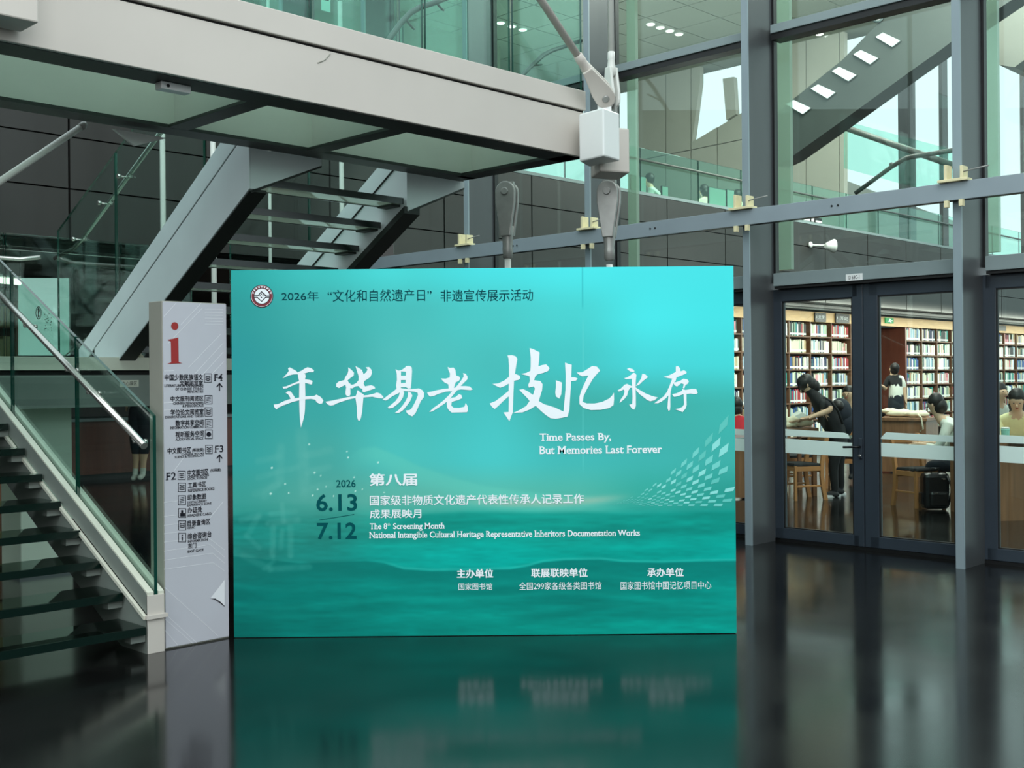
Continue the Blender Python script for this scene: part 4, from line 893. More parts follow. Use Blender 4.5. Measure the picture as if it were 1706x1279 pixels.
def icon(x0, y0, x1, y1, kind):
    mb = MB(); t_ = .9
    mb.poly(IP.pts([(x0, y0), (x1, y0), (x1, y0+t_), (x0, y0+t_)])).poly(IP.pts([(x0, y1-t_), (x1, y1-t_), (x1, y1), (x0, y1)])).poly(IP.pts([(x0, y0), (x0+t_, y0), (x0+t_, y1), (x0, y1)])).poly(IP.pts([(x1-t_, y0), (x1, y0), (x1, y1), (x1-t_, y1)]))
    if kind == 'lines':
        for k in range(4): yy = y0+3+k*2.6; mb.poly(IP.pts([(x0+2.5, yy+1), (x1-2.5, yy-.6), (x1-2.5, yy+.3), (x0+2.5, yy+1.9)]))
    elif kind == 'book':
        xm = (x0+x1)/2
        for k in range(3):
            yy = y0+3.5+k*3; mb.poly(IP.pts([(x0+2.2, yy), (xm, yy+1.2), (x1-2.2, yy), (x1-2.2, yy+1.4), (xm, yy+2.6), (x0+2.2, yy+1.4)]))
    elif kind == 'globe':
        mb.poly(IP.pts([((x0+x1)/2+4*math.cos(a), (y0+y1)/2+4*math.sin(a)) for a in [math.pi*2*i/12 for i in range(12)]]))
    elif kind == 'lock':
        mb.poly(IP.pts([(x0+3, y0+8), (x1-2, y0+8), (x1-2, y1-2), (x0+3, y1-2)])).poly(IP.pts([(x0+4.5, y0+3), (x1-5, y0+3), (x1-5, y0+8), (x0+4.5, y0+8)]))
    else:
        xm = (x0+x1)/2; mb.poly(IP.pts([(xm-1, y0+6), (xm+1, y0+6), (xm+1, y1-3), (xm-1, y1-3)])).poly(IP.pts([(xm-1.1, y0+3), (xm+1.1, y0+3), (xm+1.1, y0+4.8), (xm-1.1, y0+4.8)]))
    mb.build('icon', M['ink'], ic)
for x0, y0, x1, y1, k in [(340, 622, 352.5, 637, 'book'), (341, 658, 353.5, 673, 'lines'), (341, 678.5, 353.5, 693.5, 'book'), (341.5, 698, 354, 713, 'lines'), (341.5, 715.5, 354, 731, 'globe'), (342, 741, 354, 756, 'book'),
                         (296, 784, 309, 799, 'book'), (296.5, 804, 309.5, 819, 'book'), (296.5, 825, 309.5, 841, 'lines'), (297, 846.5, 310, 862, 'lock'), (297, 867, 310, 883, 'book'), (297, 887.5, 310, 903, 'i')]: icon(x0, y0, x1, y1, k)
# pale printed line pattern
mb = MB()
def pline(L, w_=.7):
    for (x0, y0), (x1, y1) in zip(L[:-1], L[1:]):
        l = math.hypot(x1-x0, y1-y0); nx, ny = -(y1-y0)/l*w_/2, (x1-x0)/l*w_/2
        mb.poly(IP.pts([(x0+nx, y0+ny), (x1+nx, y1+ny), (x1-nx, y1-ny), (x0-nx, y0-ny)], .0009))
for L in [[(273, 527), (293, 505)], [(301, 541), (335, 505)], [(280, 572), (337, 513)], [(314, 612), (368, 556)], [(325, 622), (372, 571)], [(336, 626), (372, 586)], [(350, 626), (373, 602)],
          [(273, 837), (296, 834)], [(273, 860), (330, 854)], [(273, 875), (296, 872)], [(273, 889), (296, 886)], [(273, 903), (345, 894), (374, 916)], [(273, 918), (350, 907), (374, 928)], [(273, 933), (354, 921), (374, 938)], [(273, 948), (355, 937), (374, 951)],
          [(274, 978), (363, 1059)], [(275, 1022), (328, 1071)], [(275, 1031), (322, 1072)], [(275, 1050), (296, 1074)], [(352, 996), (374, 966)], [(350, 862), (372, 835)], [(290, 784), (306, 762)]] + [[(341, y), (372, y+.5)] for y in range(515, 545, 5)] + [[(273, y), (290, y-.4)] for y in (618, 671, 683)]:
    pline(L)
mb.build('printed_lines', M['printline'], ic)
mb = MB(); mb.poly(IP.pts([(350, 996), (358, 997), (366, 1002), (374, 1009), (374, 966)], .003)).build('peeled_corner', M['printline'], ic, label='peeling flap of the pale print near the foot')
MB().poly(IP.pts([(352, 996.5), (358, 998.3), (365, 1003), (374, 1010), (374, 1009), (366, 1001.5), (358, 996.5)], .0035)).build('peel_shadow_edge', M['ink'], ic)

# ================================================================== UNDER-GALLERY THINGS AT LEFT
t = thing('lit_display_panel', P(5.9, 14, 1.9), 'glowing teal white wall panel with round emblem seen through the left glass', 'panel')
pl = Plane2(P(5.9, 14, 0), AX, -NX)
def flat(pl, L, name, m, par, lift=.002, th=.0):
    mb = MB()
    pts = pl.pts(L, lift)
    if th: mb.prism(pts, -pl.n*th)
    else: mb.poly(pts)
    return mb.build(name, m, par)
M['tealglow'] = mat('teal_lit_acrylic', (150, 200, 190), .4, emit=(180, 215, 208), es=.75, noise=.1, scale=1.5)
flat(pl, [(33, 463), (115, 463), (115, 592), (33, 592)], 'face', M['tealglow'], t, 0, .05)
flat(pl, [(115, 463), (117, 463), (117, 592), (115, 592)], 'edge_strip', M['white'], t, .004, .05)
ring = [(64+5*math.cos(2*math.pi*i/20), 521+11*math.sin(2*math.pi*i/20)) for i in range(20)]; ring2 = [(64+3.8*math.cos(2*math.pi*i/20), 521+9.2*math.sin(2*math.pi*i/20)) for i in range(20)]
mb = MB(); R1 = pl.pts(ring, .004); R2 = pl.pts(ring2, .004); mb.add(R1+R2, [(i, (i+1) % 20, 20+(i+1) % 20, 20+i) for i in range(20)])
mb.poly(pl.pts([(62, 514), (65, 512), (66, 518), (64, 522), (66, 528), (62, 529), (63, 522)], .004)); mb.build('round_emblem', M['ink'], t)
mb = MB()
for k in range(26):
    x = 72+rt.random()*13; y = 520+rt.random()*30; mb.poly(pl.pts([(x, y), (x+1.6, y), (x+1.6, y+1.2), (x, y+1.2)], .004))
mb.build('faint_print', M['fin_side'], t)
t = thing('strip_light', P(4, 12.6, 2.98), 'long pale ceiling strip light running under the gallery edge', 'ceiling light')
MB().box(-6, 45, 12.35, 12.45, 3.0, 3.055).build('diffuser', M['lamp_soft'], t); MB().box(-6, 45, 12.33, 12.35, 2.99, 3.058).build('housing', M['black'], t); MB().box(-6, 45, 12.45, 12.47, 2.99, 3.058).build('housing', M['black'], t)
t = thing('strip_light', P(4, 12.05, 2.98), 'narrow second ceiling strip light in front of the long one', 'ceiling light')
MB().box(-6, 45, 12.12, 12.16, 3.02, 3.055).build('diffuser', M['lamp_soft'], t); MB().box(-6, 45, 12.10, 12.12, 3.0, 3.058).build('housing', M['black'], t)
t = thing('tube_light', P(4.9, 13, 2.7), 'short bright fluorescent tube light at far left behind the glass', 'ceiling light')
q0, q1 = onD(-8, 466, 13), onD(34, 470, 13)
MB().tube([q0, q1], .035, 10).build('tube', M['lamp'], t); MB().tube([q0+UZ*.05, q1+UZ*.05], .02, 6).build('fitting', M['white'], t)
MB().tube([q0+UZ*.06, Vector((q0.x, q0.y, 3.06))], .006, 6).tube([q1+UZ*.06, Vector((q1.x, q1.y, 3.06))], .006, 6).build('hanger', M['black'], t)
t = thing('service_counter', P(9, 17.6, 0), 'long low dark service counter in the dim hall under the gallery', 'counter')
MB().box(2, 12, 17.6, 18.3, .1, .95).build('front', M['wood_red'], t); MB().box(1.95, 12.05, 17.5, 18.4, .95, 1.0).build('counter_top', M['sill'], t); MB().box(2, 12, 17.68, 18.3, 0, .1).build('plinth', M['black'], t)
t = thing('bookcase', P(3.9, 15.0, 0), 'dim bookcase with tan volumes at the far left edge behind the glass', 'bookcase')
q0, q1 = onD(-30, 500, 15), onD(26, 500, 15); A0, A1 = aod(q0)[0], aod(q1)[0]
for z in (1.5, 1.9, 2.3, 2.62): MB().box(A0, A1, 15, 15.3, z-.02, z).build('shelf', M['wood_shelf'], t)
MB().box(A1, A1+.03, 15, 15.3, 0, 2.62).build('side_panel', M['wood_shelf'], t); MB().box(A0, A1, 15.28, 15.3, 0, 2.62).build('back_panel', M['shelf_back'], t); MB().box(A0, A1, 15, 15.3, 0, 1.48).build('base_cupboard', M['wood_shelf'], t)
M['tan'] = mat('tan_binding', (150, 140, 96), .6)
for z in (1.5, 1.9, 2.3):
    x = A0+.02
    while x < A1-.06:
        w_ = rt.uniform(.03, .055); h_ = rt.uniform(.22, .28)
        tag(MB().box(x, x+w_-.003, 15.02, 15.24, z, z+h_).build('book', M['tan']), 'tan bound volume on the %s shelf of the dim bookcase at the far left edge' % {1.5: 'lower', 1.9: 'middle', 2.3: 'upper'}[z], 'book', 'tan volumes on the %s shelf of the far left bookcase' % {1.5: 'lower', 1.9: 'middle', 2.3: 'upper'}[z]); x += w_

# ================================================================== GALLERY LEVEL
gr = thing('glass_balustrade', P(18, WD+.15, 4.67), 'green glass balustrade with dark rail standing on the dark gallery parapet', 'balustrade')
post = [9.9, 11.6, 13.35, 15.261, 16.928, 18.3, 19.478, 20.9, 22.3, 23.729, 25.2, 26.8, 28.4, 30.0, 31.8, 33.6]
for a_, b_ in zip(post[:-1], post[1:]):
    gpanel([P(a_+.01, WD+.2, 4.67), P(b_-.01, WD+.2, 4.67), P(b_-.01, WD+.2, 5.46), P(a_+.01, WD+.2, 5.46)], NX*.015, gr, m=M['glass_g'])
hl = MB().tube([P(9.8, WD+.13, 5.24), P(34, WD+.13, 5.24)], .022, 8).build('handrail', M['slab'], gr)
for a_ in post:
    MB().tube([P(a_-.12, WD+.13, 5.24), P(a_-.12, WD+.2, 5.27)], .008, 6).tube([P(a_+.12, WD+.13, 5.24), P(a_+.12, WD+.2, 5.27)], .008, 6).build('bracket', M['steel'], hl)
dk = thing('reading_counter', P(15, 12.3, 3.7), 'long white reading counter along the gallery parapet', 'counter')
MB().box(13.0, 18.7, WD+.27, 12.75, 4.60, 4.64).build('counter_top', M['white'], dk)
for a_ in (13.2, 15, 16.8, 18.5): MB().box(a_, a_+.05, WD+.4, 12.6, 3.7, 4.6).build('leg', M['sill'], dk)
def monitor(px0, px1, py0, py1, d, label, back=True):
    q0, q1 = onD(px0, py1, d), onD(px1, py0, d); a0, z0 = aod(q0)[0], 4.64; a1, z1 = aod(q1)[0], q1.z
    t = thing('monitor', P((a0+a1)/2, d, z0), label, 'monitor')
    MB().box(a0, a1, d, d+.03, z0+.06, z1).build('screen', M['screen'], t, bevel=.004); MB().box(a0-.008, a1+.008, d+.008, d+.04, z0+.05, z1+.01).build('bezel', M['black'], t)
    mm = (a0+a1)/2; MB().box(mm-.03, mm+.03, d+.04, d+.06, z0+.01, z0+.2).build('stand', M['black'], t); MB().box(mm-.1, mm+.1, d-.02, d+.12, z0, z0+.012).build('foot', M['black'], t)
monitor(1052, 1076, 296, 318, 12.2, 'white cased monitor on the gallery counter at its left end')
monitor(1182, 1209, 317, 338, 12.25, 'wide monitor turned away on the gallery counter beside the seated reader')
monitor(1212, 1223, 318, 342, 12.3, 'narrow white framed monitor at the right end of the gallery counter')
monitor(1104, 1113, 312, 326, 12.35, 'small dark monitor between two readers on the gallery', True)

# downlights in the high ceiling
for (px, py), nm, c in (((1084, 38), 'upper row left of the first fin', 4), ((1352, 49), 'row over the double door bay', 3), ((518, 10), 'row far left above the bridge', 4), ((815, 30), 'row above the bridge glass centre', 4), ((1093, 118), None, 3)):
    if nm is None: continue
    q = onZ(px, py, ZC); a, d = aod(q)
    for k in range(c):
        aa = a+.33*k
        t = thing('downlight', P(aa, d, ZC-.02), 'round recessed ceiling downlight, '+nm, 'ceiling light', 'downlights, '+nm)
        MB().lathe(P(aa, d, ZC-.021), -UZ, [(0, .10), (.012, .10), (.014, .085)], 14).build('trim_ring', M['white'], t); MB().lathe(P(aa, d, ZC-.034), -UZ, [(0, .078), (.012, .078)], 14).build('lens', M['lamp'], t)

# reflected stair built as a slab behind the door-bay glass; its tread gaps glow
sb = thing('stair_reflection', onA(1440, 150, 14), 'broad dark clad stair slanting up behind the upper glass with square bright lights', 'staircase')
MB().prism([onA(x, y, 14) for x, y in ((1316, 263), (1406, 199), (1515, 120), (1566, 84), (1600, 58), (1700, -10), (1530, -30), (1403, 100), (1290, 190), (1290, 275))], AX*.35).build('soffit', M['slab'], sb)
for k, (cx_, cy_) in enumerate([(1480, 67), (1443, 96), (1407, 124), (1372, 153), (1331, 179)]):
    MB().prism([onA(cx_+x, cy_+y, 13.99) for x, y in ((-20, -5), (-8, -12), (20, 1), (7, 11))], -AX*.02).build('tread_gap_glow', M['gap_glow'], sb)
    MB().prism([onA(cx_+x*1.12, cy_+y*1.12, 13.995) for x, y in ((-20, -5), (-8, -12), (20, 1), (7, 11))], -AX*.01).build('gap_frame', M['slab'], sb)
hl = thing('handrail', onA(1450, 290, 16), 'dark slanting handrail against the bright windows above the facade beam', 'handrail')
MB().tube([onA(x, y, 16) for x, y in ((1425, 322), (1455, 300), (1485, 278), (1508, 264), (1520, 261), (1590, 250))], .035, 8).build('rail', M['slab'], hl)
MB().tube([onA(1487, 277, 16), onA(1484, 272, 16)], .03, 6).build('bracket', M['slab'], hl)
hl = thing('glass_balustrade', onA(1480, 220, 17), 'sloping glass balustrade with a dark rail crossing the bright windows', 'balustrade')
MB().tube([onA(x, y, 17) for x, y in ((1395, 208), (1590, 276))], .05, 8).build('rail', M['slab'], hl)
MB().prism([onA(x, y, 17) for x, y in ((1406, 201), (1590, 250), (1590, 330), (1406, 280))], AX*.02, 0, 1).build('glass_panel', [M['glass_g'], M['glass_edge_l']], hl)
# gallery block below it
gb = MB().prism([onD(x, y, 14.5) for x, y in ((1316, 276), (1345, 287), (1372, 292), (1382, 290), (1460, 320), (1600, 372), (1600, 470), (1316, 470))], NX*.3).build('wall_ramp', M['wall2']); gb['kind'] = 'structure'
gb = MB().prism([onA(x, y, 15.5) for x, y in ((1664, -20), (1720, -20), (1720, 90), (1690, 112), (1664, 108))], AX*1.2).build('wall_upper', M['wall2']); gb['kind'] = 'structure'
# small gusset under the far beam at left
MB().prism([onD(x, y, 6.9) for x, y in ((188, 214), (278, 230), (225, 243))], NX*.02).build('gusset_plate', M['node'], br)
# white spot lamp on the gallery front
q = onD(1380, 410, 11.55); a, d = aod(q)
t = thing('spot_lamp', P(a, WD, q.z), 'small white spot lamp on an arm against the dark gallery panels over the doors', 'lamp')
MB().tube([P(a-.32, WD-.02, q.z+.02), P(a-.05, WD-.2, q.z+.02)], .018, 8).build('arm', M['white'], t); MB().lathe(P(a-.33, WD-.03, q.z+.02), -NX, [(0, .06), (.03, .06), (.04, .03)], 12).build('mount', M['white'], t)
MB().lathe(P(a-.1, WD-.24, q.z), (AX*.8-NX*.5), [(0, .05), (.05, .08), (.16, .13), (.19, .14)], 16).build('head', M['node'], t)
t = thing('downlight', onA(1463, 27, 13.98), 'single oval downlight set in the dark clad stair', 'ceiling light')
MB().lathe(onA(1463, 27, 13.99), -AX, [(0, .09), (.01, .09), (.012, .06)], 14).build('trim_ring', M['sill'], t); MB().lathe(onA(1463, 27, 13.975), -AX, [(0, .055), (.004, .055)], 12).build('lens', M['lamp_soft'], t)
# small things standing on the parapet above the left door leaf
for k, (x0, x1, h_, mm, nm) in enumerate([(1312, 1325, .17, 'white', 'white file box on the gallery parapet, leftmost of five'), (1327, 1332, .2, 'black', 'thin black folder on the gallery parapet, second from left'), (1334, 1344, .15, 'screen', 'grey box on the gallery parapet, middle of five'), (1346, 1351, .19, 'black', 'black folder on the gallery parapet, fourth from left'), (1353, 1364, .13, 'black', 'low black case on the gallery parapet, rightmost of five')]):
    A0, A1 = aod(onD(x0, 360, 11.95))[0], aod(onD(x1, 360, 11.95))[0]
    t = thing('file_box', P(A0, 11.95, 4.67), nm, 'box', 'office things on the parapet')
    MB().box(A0, A1, 11.88, 12.0, 4.67, 4.67+h_).build('case', M[mm], t, bevel=.005); MB().box(A0+.01, A1-.01, 11.87, 11.879, 4.70, 4.67+h_*.5).build('label_patch', M['white'] if mm != 'white' else M['black'], t)
#@@LIB
# ================================================================== LIBRARY BEHIND THE DOORS
SD = 13.0; ZT = 3.0
zrow = [.27, .63, 1.0, 1.365, 1.73, 2.095, 2.46]     # shelf board heights (top row first when reversed)
cases = [18.0, 18.9, 19.8, 20.7, 21.62, 22.5, 23.42, 24.32]; cases2 = [27.12, 27.99, 28.87, 29.75, 30.63, 31.5, 32.4, 33.3, 34.2, 35.1, 36.0, 36.9, 37.8, 38.7, 39.6, 40.5]
def bookcase(a0, a1, nm, last=False):
    t = thing('bookcase', P((a0+a1)/2, SD, 0), 'tall oak-topped wooden bookcase full of books, '+nm, 'bookcase', 'library bookcases')
    MB().box(a0-.018, a0+.018, SD, SD+.30, 0, 2.78).build('side_panel', M['wood_shelf'], t)
    if last: MB().box(a1-.018, a1+.018, SD, SD+.30, 0, 2.78).build('side_panel', M['wood_shelf'], t)
    MB().box(a0+.018, a1-.018, SD+.28, SD+.30, 0, 2.78).build('back_panel', M['shelf_back'], t)
    for z in zrow: MB().box(a0+.018, a1-.018, SD+.005, SD+.28, z-.028, z).build('shelf', M['wood_shelf'], t)
    MB().box(a0-.018, a1-.018, SD-.03, SD+.30, 2.78, 3.0).build('fascia', M['wood'], t)
    return t
order = ['seen past the right edge of the board, far one', 'hidden behind the board edge', 'second from the board edge', 'seen in the sliver beside the first fin', 'at the left edge of the left door leaf', 'second in the left door leaf', 'third in the left door leaf', 'cut by the middle stile of the double door']
for i in range(len(cases)-1): bookcase(cases[i], cases[i+1], order[i+1] if i+1 < len(order) else 'x', i == len(cases)-2)
order2 = ['right of the exit doorway', 'middle one in the right door leaf', 'right one in the right door leaf', 'hidden behind the right fin', 'behind the fin of the far right door', 'left one in the far right door', 'second in the far right door', 'third in the far right door', 'at the right picture edge', 'beyond the right picture edge', 'further beyond the right picture edge', 'far beyond the right picture edge', 'out of the picture right', 'out of the picture, further right', 'last one right']
for i in range(len(cases2)-1): bookcase(cases2[i], cases2[i+1], order2[i], i == len(cases2)-2)
# doorway between the bookcases
dw_ = struct('door_4', P(25.7, SD, 0), 'red-brown exit passage between the bookcases')
MB().box(24.34, 27.1, SD-.03, SD+.02, 2.78, 3.0).build('fascia', M['wood'], dw_)
MB().box(27.06, 27.10, SD, SD+2.2, 0, 2.78).build('jamb_panel', M['wood_red'], dw_)
MB().box(24.34, 24.38, SD, SD+2.2, 0, 2.78).build('jamb_panel', M['wood_red'], dw_)
MB().box(24.38, 27.1, SD+2.2, SD+2.25, 0, 2.78).build('leaf', M['wood_red'], dw_)
for a_ in (25.1, 25.8, 26.5): MB().box(a_-.01, a_+.01, SD+2.18, SD+2.2, 0, 2.78).build('panel_joint', M['shelf_back'], dw_)
pl2 = Plane2(P(26, SD+2.1, 0), AX, -NX)
def slabpx(x0, y0, x1, y1, pl, th=.03, lift=0.0):
    X0, X1, Z0, Z1 = pl.rect(x0, y0, x1, y1); return MB().hexa([pl.at(X0, Z0, lift), pl.at(X1, Z0, lift), pl.at(X1, Z0, lift-th), pl.at(X0, Z0, lift-th), pl.at(X0, Z1, lift), pl.at(X1, Z1, lift), pl.at(X1, Z1, lift-th), pl.at(X0, Z1, lift-th)])
slabpx(1455, 546, 1484, 562, pl2, .05).build('air_curtain_case', M['node'], dw_, fix=True)
slabpx(1455, 562, 1490, 567, pl2, .05).build('lintel', M['wood_shelf'], dw_, fix=True)
slabpx(1480, 582, 1486, 590, pl2).build('wall_notice', M['white'], dw_, fix=True); slabpx(1480, 605, 1486, 614, pl2).build('wall_notice', M['white'], dw_, fix=True)
slabpx(1455, 649, 1474, 652, pl2).build('rail', M['signside'], dw_, fix=True); slabpx(1455, 655, 1474, 663, pl2).build('rail', M['signside'], dw_, fix=True)
pls = Plane2(P(24, SD-.05, 0), AX, -NX)
t = thing('exit_sign', onD(1481, 534, SD-.07), 'small glowing green exit sign on the oak fascia over the passage', 'sign')
slabpx(1475, 529.5, 1487.5, 538.5, pls, .03, .02).build('case', M['exit'], t, fix=True)
mb = MB()
for L in ([(1478, 535.5), (1481, 532), (1483, 532), (1480.5, 535.5)], [(1480, 531), (1482, 530.6), (1482, 532), (1480, 532)], [(1481, 534), (1484, 536.5), (1483, 537), (1480, 535)], [(1484, 533.4), (1486.4, 534.2), (1484, 535)]): mb.poly(pls.pts(L, .022))
mb.build('running_figure', M['lamp_soft'], t)
for (x0, y0, x1, y1), nm, s in (((1357, 521, 1375, 536), 'left', 'I 文学'), ((1391.5, 523, 1414, 538), 'right', 'I 历史'), ((1661, 542, 1675, 551), 'far right', 'I 艺术')):
    t = thing('category_sign', onD((x0+x1)/2, y1, SD-.06), 'small black category sign hung on the oak fascia, the %s one' % nm, 'sign')
    slabpx(x0, y0, x1, y1, pls, .03, .02).build('plate', M['black'], t, fix=True)
    pls.text(s, x0+2, y0+4, x1-3, y1-5, 'lettering', M['inkwhite'], t, lift=.024)
# books
cols = {'cream': (222, 220, 196), 'white': (232, 236, 232), 'pale blue': (150, 186, 204), 'blue': (52, 88, 150), 'dark green': (34, 72, 60), 'teal': (40, 138, 128), 'red': (164, 44, 52), 'dark grey': (52, 56, 60), 'pale green': (176, 200, 172), 'tan': (186, 160, 118), 'pink': (222, 150, 160), 'navy': (32, 44, 82)}
wts = [20, 20, 10, 6, 7, 4, 4, 8, 8, 6, 3, 4]
bm_ = {k: mat('book_'+k.replace(' ', '_'), v, .6) for k, v in cols.items()}
kinds = list(cols); meshes = {}
def book_mesh(k, h, w_):
    key = (k, h, w_)
    if key not in meshes:
        mb = MB(); lx, ly = w_/2, .09
        v = lambda a, d, z: AX*a+NX*d+UZ*z
        bx = lambda a0, a1, d0, d1, z0, z1, mi: mb.hexa([v(a0, d0, z0), v(a1, d0, z0), v(a1, d1, z0), v(a0, d1, z0), v(a0, d0, z1), v(a1, d0, z1), v(a1, d1, z1), v(a0, d1, z1)], mi)
        bx(-lx, lx, 0, .2, 0, h, 0); bx(-lx*.96, lx*.96, -.001, .0, .025, .065, 1)
        me = bpy.data.meshes.new('book'); me.from_pydata(mb.v, [], mb.f); me.materials.append(bm_[k]); me.materials.append(M['white']); me.polygons.foreach_set('material_index', mb.mi); meshes[key] = me
    return meshes[key]
rb = random.Random(11)
rown = {6: 'top row', 5: 'second row down', 4: 'third row down', 3: 'fourth row down', 2: 'fifth row down', 1: 'sixth row down', 0: 'lowest row'}
indiv = 0; stuff = MB(); sm = [bm_[k] for k in kinds]+[M['white']]
allc = [(cases[i], cases[i+1], order[i+1]) for i in range(len(cases)-1)]+[(cases2[i], cases2[i+1], order2[i]) for i in range(len(cases2)-1)]
cells = [(a0, a1, nm, r) for a0, a1, nm in allc for r in (6, 5, 4, 3, 2, 1, 0)]
def vis(c): a0 = c[0]; return 0 if (21.0 < a0 < 24.4 and c[3] >= 2) else (1 if (20.0 < a0 < 24.4 or a0 > 26) else 2)
cells.sort(key=vis)
for a0, a1, nm, r in cells:
    x = a0+.03; z = zrow[r]; theme = rb.choice(kinds); hb = rb.choice([.26, .275, .29])
    end = a1-.03-rb.choice([0, 0, .02, .08]); lab = rb.random() < .85
    while x < end-.05:
        k = theme if rb.random() < .3 else rb.choices(kinds, wts)[0]
        w_ = rb.choice([.026, .034, .042, .05]); h = round(hb+rb.choice([-.03, -.015, 0, .015]), 3)
        if k == 'pink' and rb.random() < .5: h = .15
        if indiv < 300 and vis((a0, a1, nm, r)) == 0 or (indiv < 300 and vis((a0, a1, nm, r)) == 1):
            o = bpy.data.objects.new('book', book_mesh(k, h, w_)); COL.objects.link(o); o.location = P(x+w_/2, SD+.03, z)
            pl_ = '%s, bookcase %s' % (rown[r], nm)
            tag(o, '%s book, %s' % (k, pl_), 'book', 'books, '+pl_); indiv += 1
        else:
            mi = kinds.index(k); stuff.box(x, x+w_, SD+.03, SD+.23, z, z+h, mi); stuff.box(x+.002, x+w_-.002, SD+.029, SD+.03, z+.025, z+.065, len(kinds))
        x += w_+.0015
o = stuff.build('books', sm); tag(o, 'mass of further library books packed on the distant shelves', 'books', None, 'stuff')

# desks
def desk(a0, a1, d0, d1, label, h=.76, m=None):
    t = thing('reading_desk', P((a0+a1)/2, (d0+d1)/2, 0), label, 'desk')
    MB().box(a0, a1, d0, d1, h-.04, h).build('desktop', M['wood_mid'], t, bevel=.004)
    MB().box(a0+.03, a0+.07, d0+.03, d1-.03, 0, h-.04).build('side_panel', M['wood_mid'], t); MB().box(a1-.07, a1-.03, d0+.03, d1-.03, 0, h-.04).build('side_panel', M['wood_mid'], t)
    MB().box(a0+.07, a1-.07, (d0+d1)/2-.02, (d0+d1)/2+.02, .12, h-.04).build('modesty_panel', M['wood_mid'], t)
    return t
def ad_(v): return aod(v)
q = onZ(1458, 788, 0); qa, qd = ad_(q); q2 = onZ(1540, 790, 0)
# desk in the right leaf: its long front panel faces the camera
t = thing('reading_desk', P(17.6, 8.9, 0), 'walnut reading desk with closed front seen through the right door leaf', 'desk')
c0 = onZ(1440, 786, 0); c1 = onZ(1542, 790, 0); ev = (c1-c0).normalized(); nv = Vector((-ev.y, ev.x, 0))
def obox(o, ex, ey, x0, x1, y0, y1, z0, z1): return MB().hexa([o+ex*x0+ey*y0+UZ*z0, o+ex*x1+ey*y0+UZ*z0, o+ex*x1+ey*y1+UZ*z0, o+ex*x0+ey*y1+UZ*z0, o+ex*x0+ey*y0+UZ*z1, o+ex*x1+ey*y0+UZ*z1, o+ex*x1+ey*y1+UZ*z1, o+ex*x0+ey*y1+UZ*z1])
LL = (c1-c0).length
obox(c0, ev, nv, 0, LL, .05, .09, .02, .84).build('front_panel', M['wood_mid'], t); obox(c0, ev, nv, -.03, LL+.03, 0, .8, .84, .89).build('desktop', M['wood_mid'], t, bevel=.004)
obox(c0, ev, nv, 0, .04, .09, .78, .02, .84).build('side_panel', M['wood_mid'], t); obox(c0, ev, nv, LL-.04, LL, .09, .78, .02, .84).build('side_panel', M['wood_mid'], t)
DT1 = (c0, ev, nv)
t = thing('reading_desk', P(12.3, 4.9, 0), 'walnut reading desk end with tall grain at the right picture edge', 'desk')
c0 = onZ(1658, 868, 0); ev = Vector((1, .12, 0)).normalized(); nv = Vector((-ev.y, ev.x, 0))
obox(c0, ev, nv, 0, 1.3, 0, .05, 0, .80).build('front_panel', M['wood_mid'], t); obox(c0, ev, nv, -.04, 1.34, -.03, 1.0, .80, .84).build('desktop', M['wood_mid'], t, bevel=.004)
obox(c0, ev, nv, 0, .04, .05, .95, 0, .80).build('side_panel', M['wood_mid'], t); obox(c0, ev, nv, 1.26, 1.3, .05, .95, 0, .80).build('side_panel', M['wood_mid'], t)
c0b = c0
t = thing('reading_desk', onZ(1225, 835, 0), 'walnut reading desk in the sliver between board and first fin', 'desk')
c0 = onZ(1190, 832, 0); ev = Vector((1, .05, 0)).normalized(); nv = Vector((-ev.y, ev.x, 0))
obox(c0, ev, nv, 0, .85, 0, .04, .02, .74).build('front_panel', M['wood_mid'], t); obox(c0, ev, nv, -.04, .89, -.04, .9, .74, .79).build('desktop', M['sill'], t, bevel=.004)
obox(c0, ev, nv, 0, .04, .04, .86, .02, .74).build('side_panel', M['wood_mid'], t); obox(c0, ev, nv, .81, .85, .04, .86, .02, .74).build('side_panel', M['wood_mid'], t)
t = thing('reading_desk', onZ(1320, 800, 0), 'walnut reading desk the bending reader leans on', 'desk')
c0 = onY(1285, 712, 14.9); c0.z = 0; ev = Vector((1, 0, 0)); nv = Vector((0, 1, 0))
obox(c0, ev, nv, 0, .62, 0, .9, .84, .89).build('desktop', M['wood_mid'], t, bevel=.004)
for x, y in ((.02, .03), (.55, .03), (.02, .82), (.55, .82)): obox(c0, ev, nv, x, x+.05, y, y+.05, 0, .84).build('leg', M['wood_mid'], t)

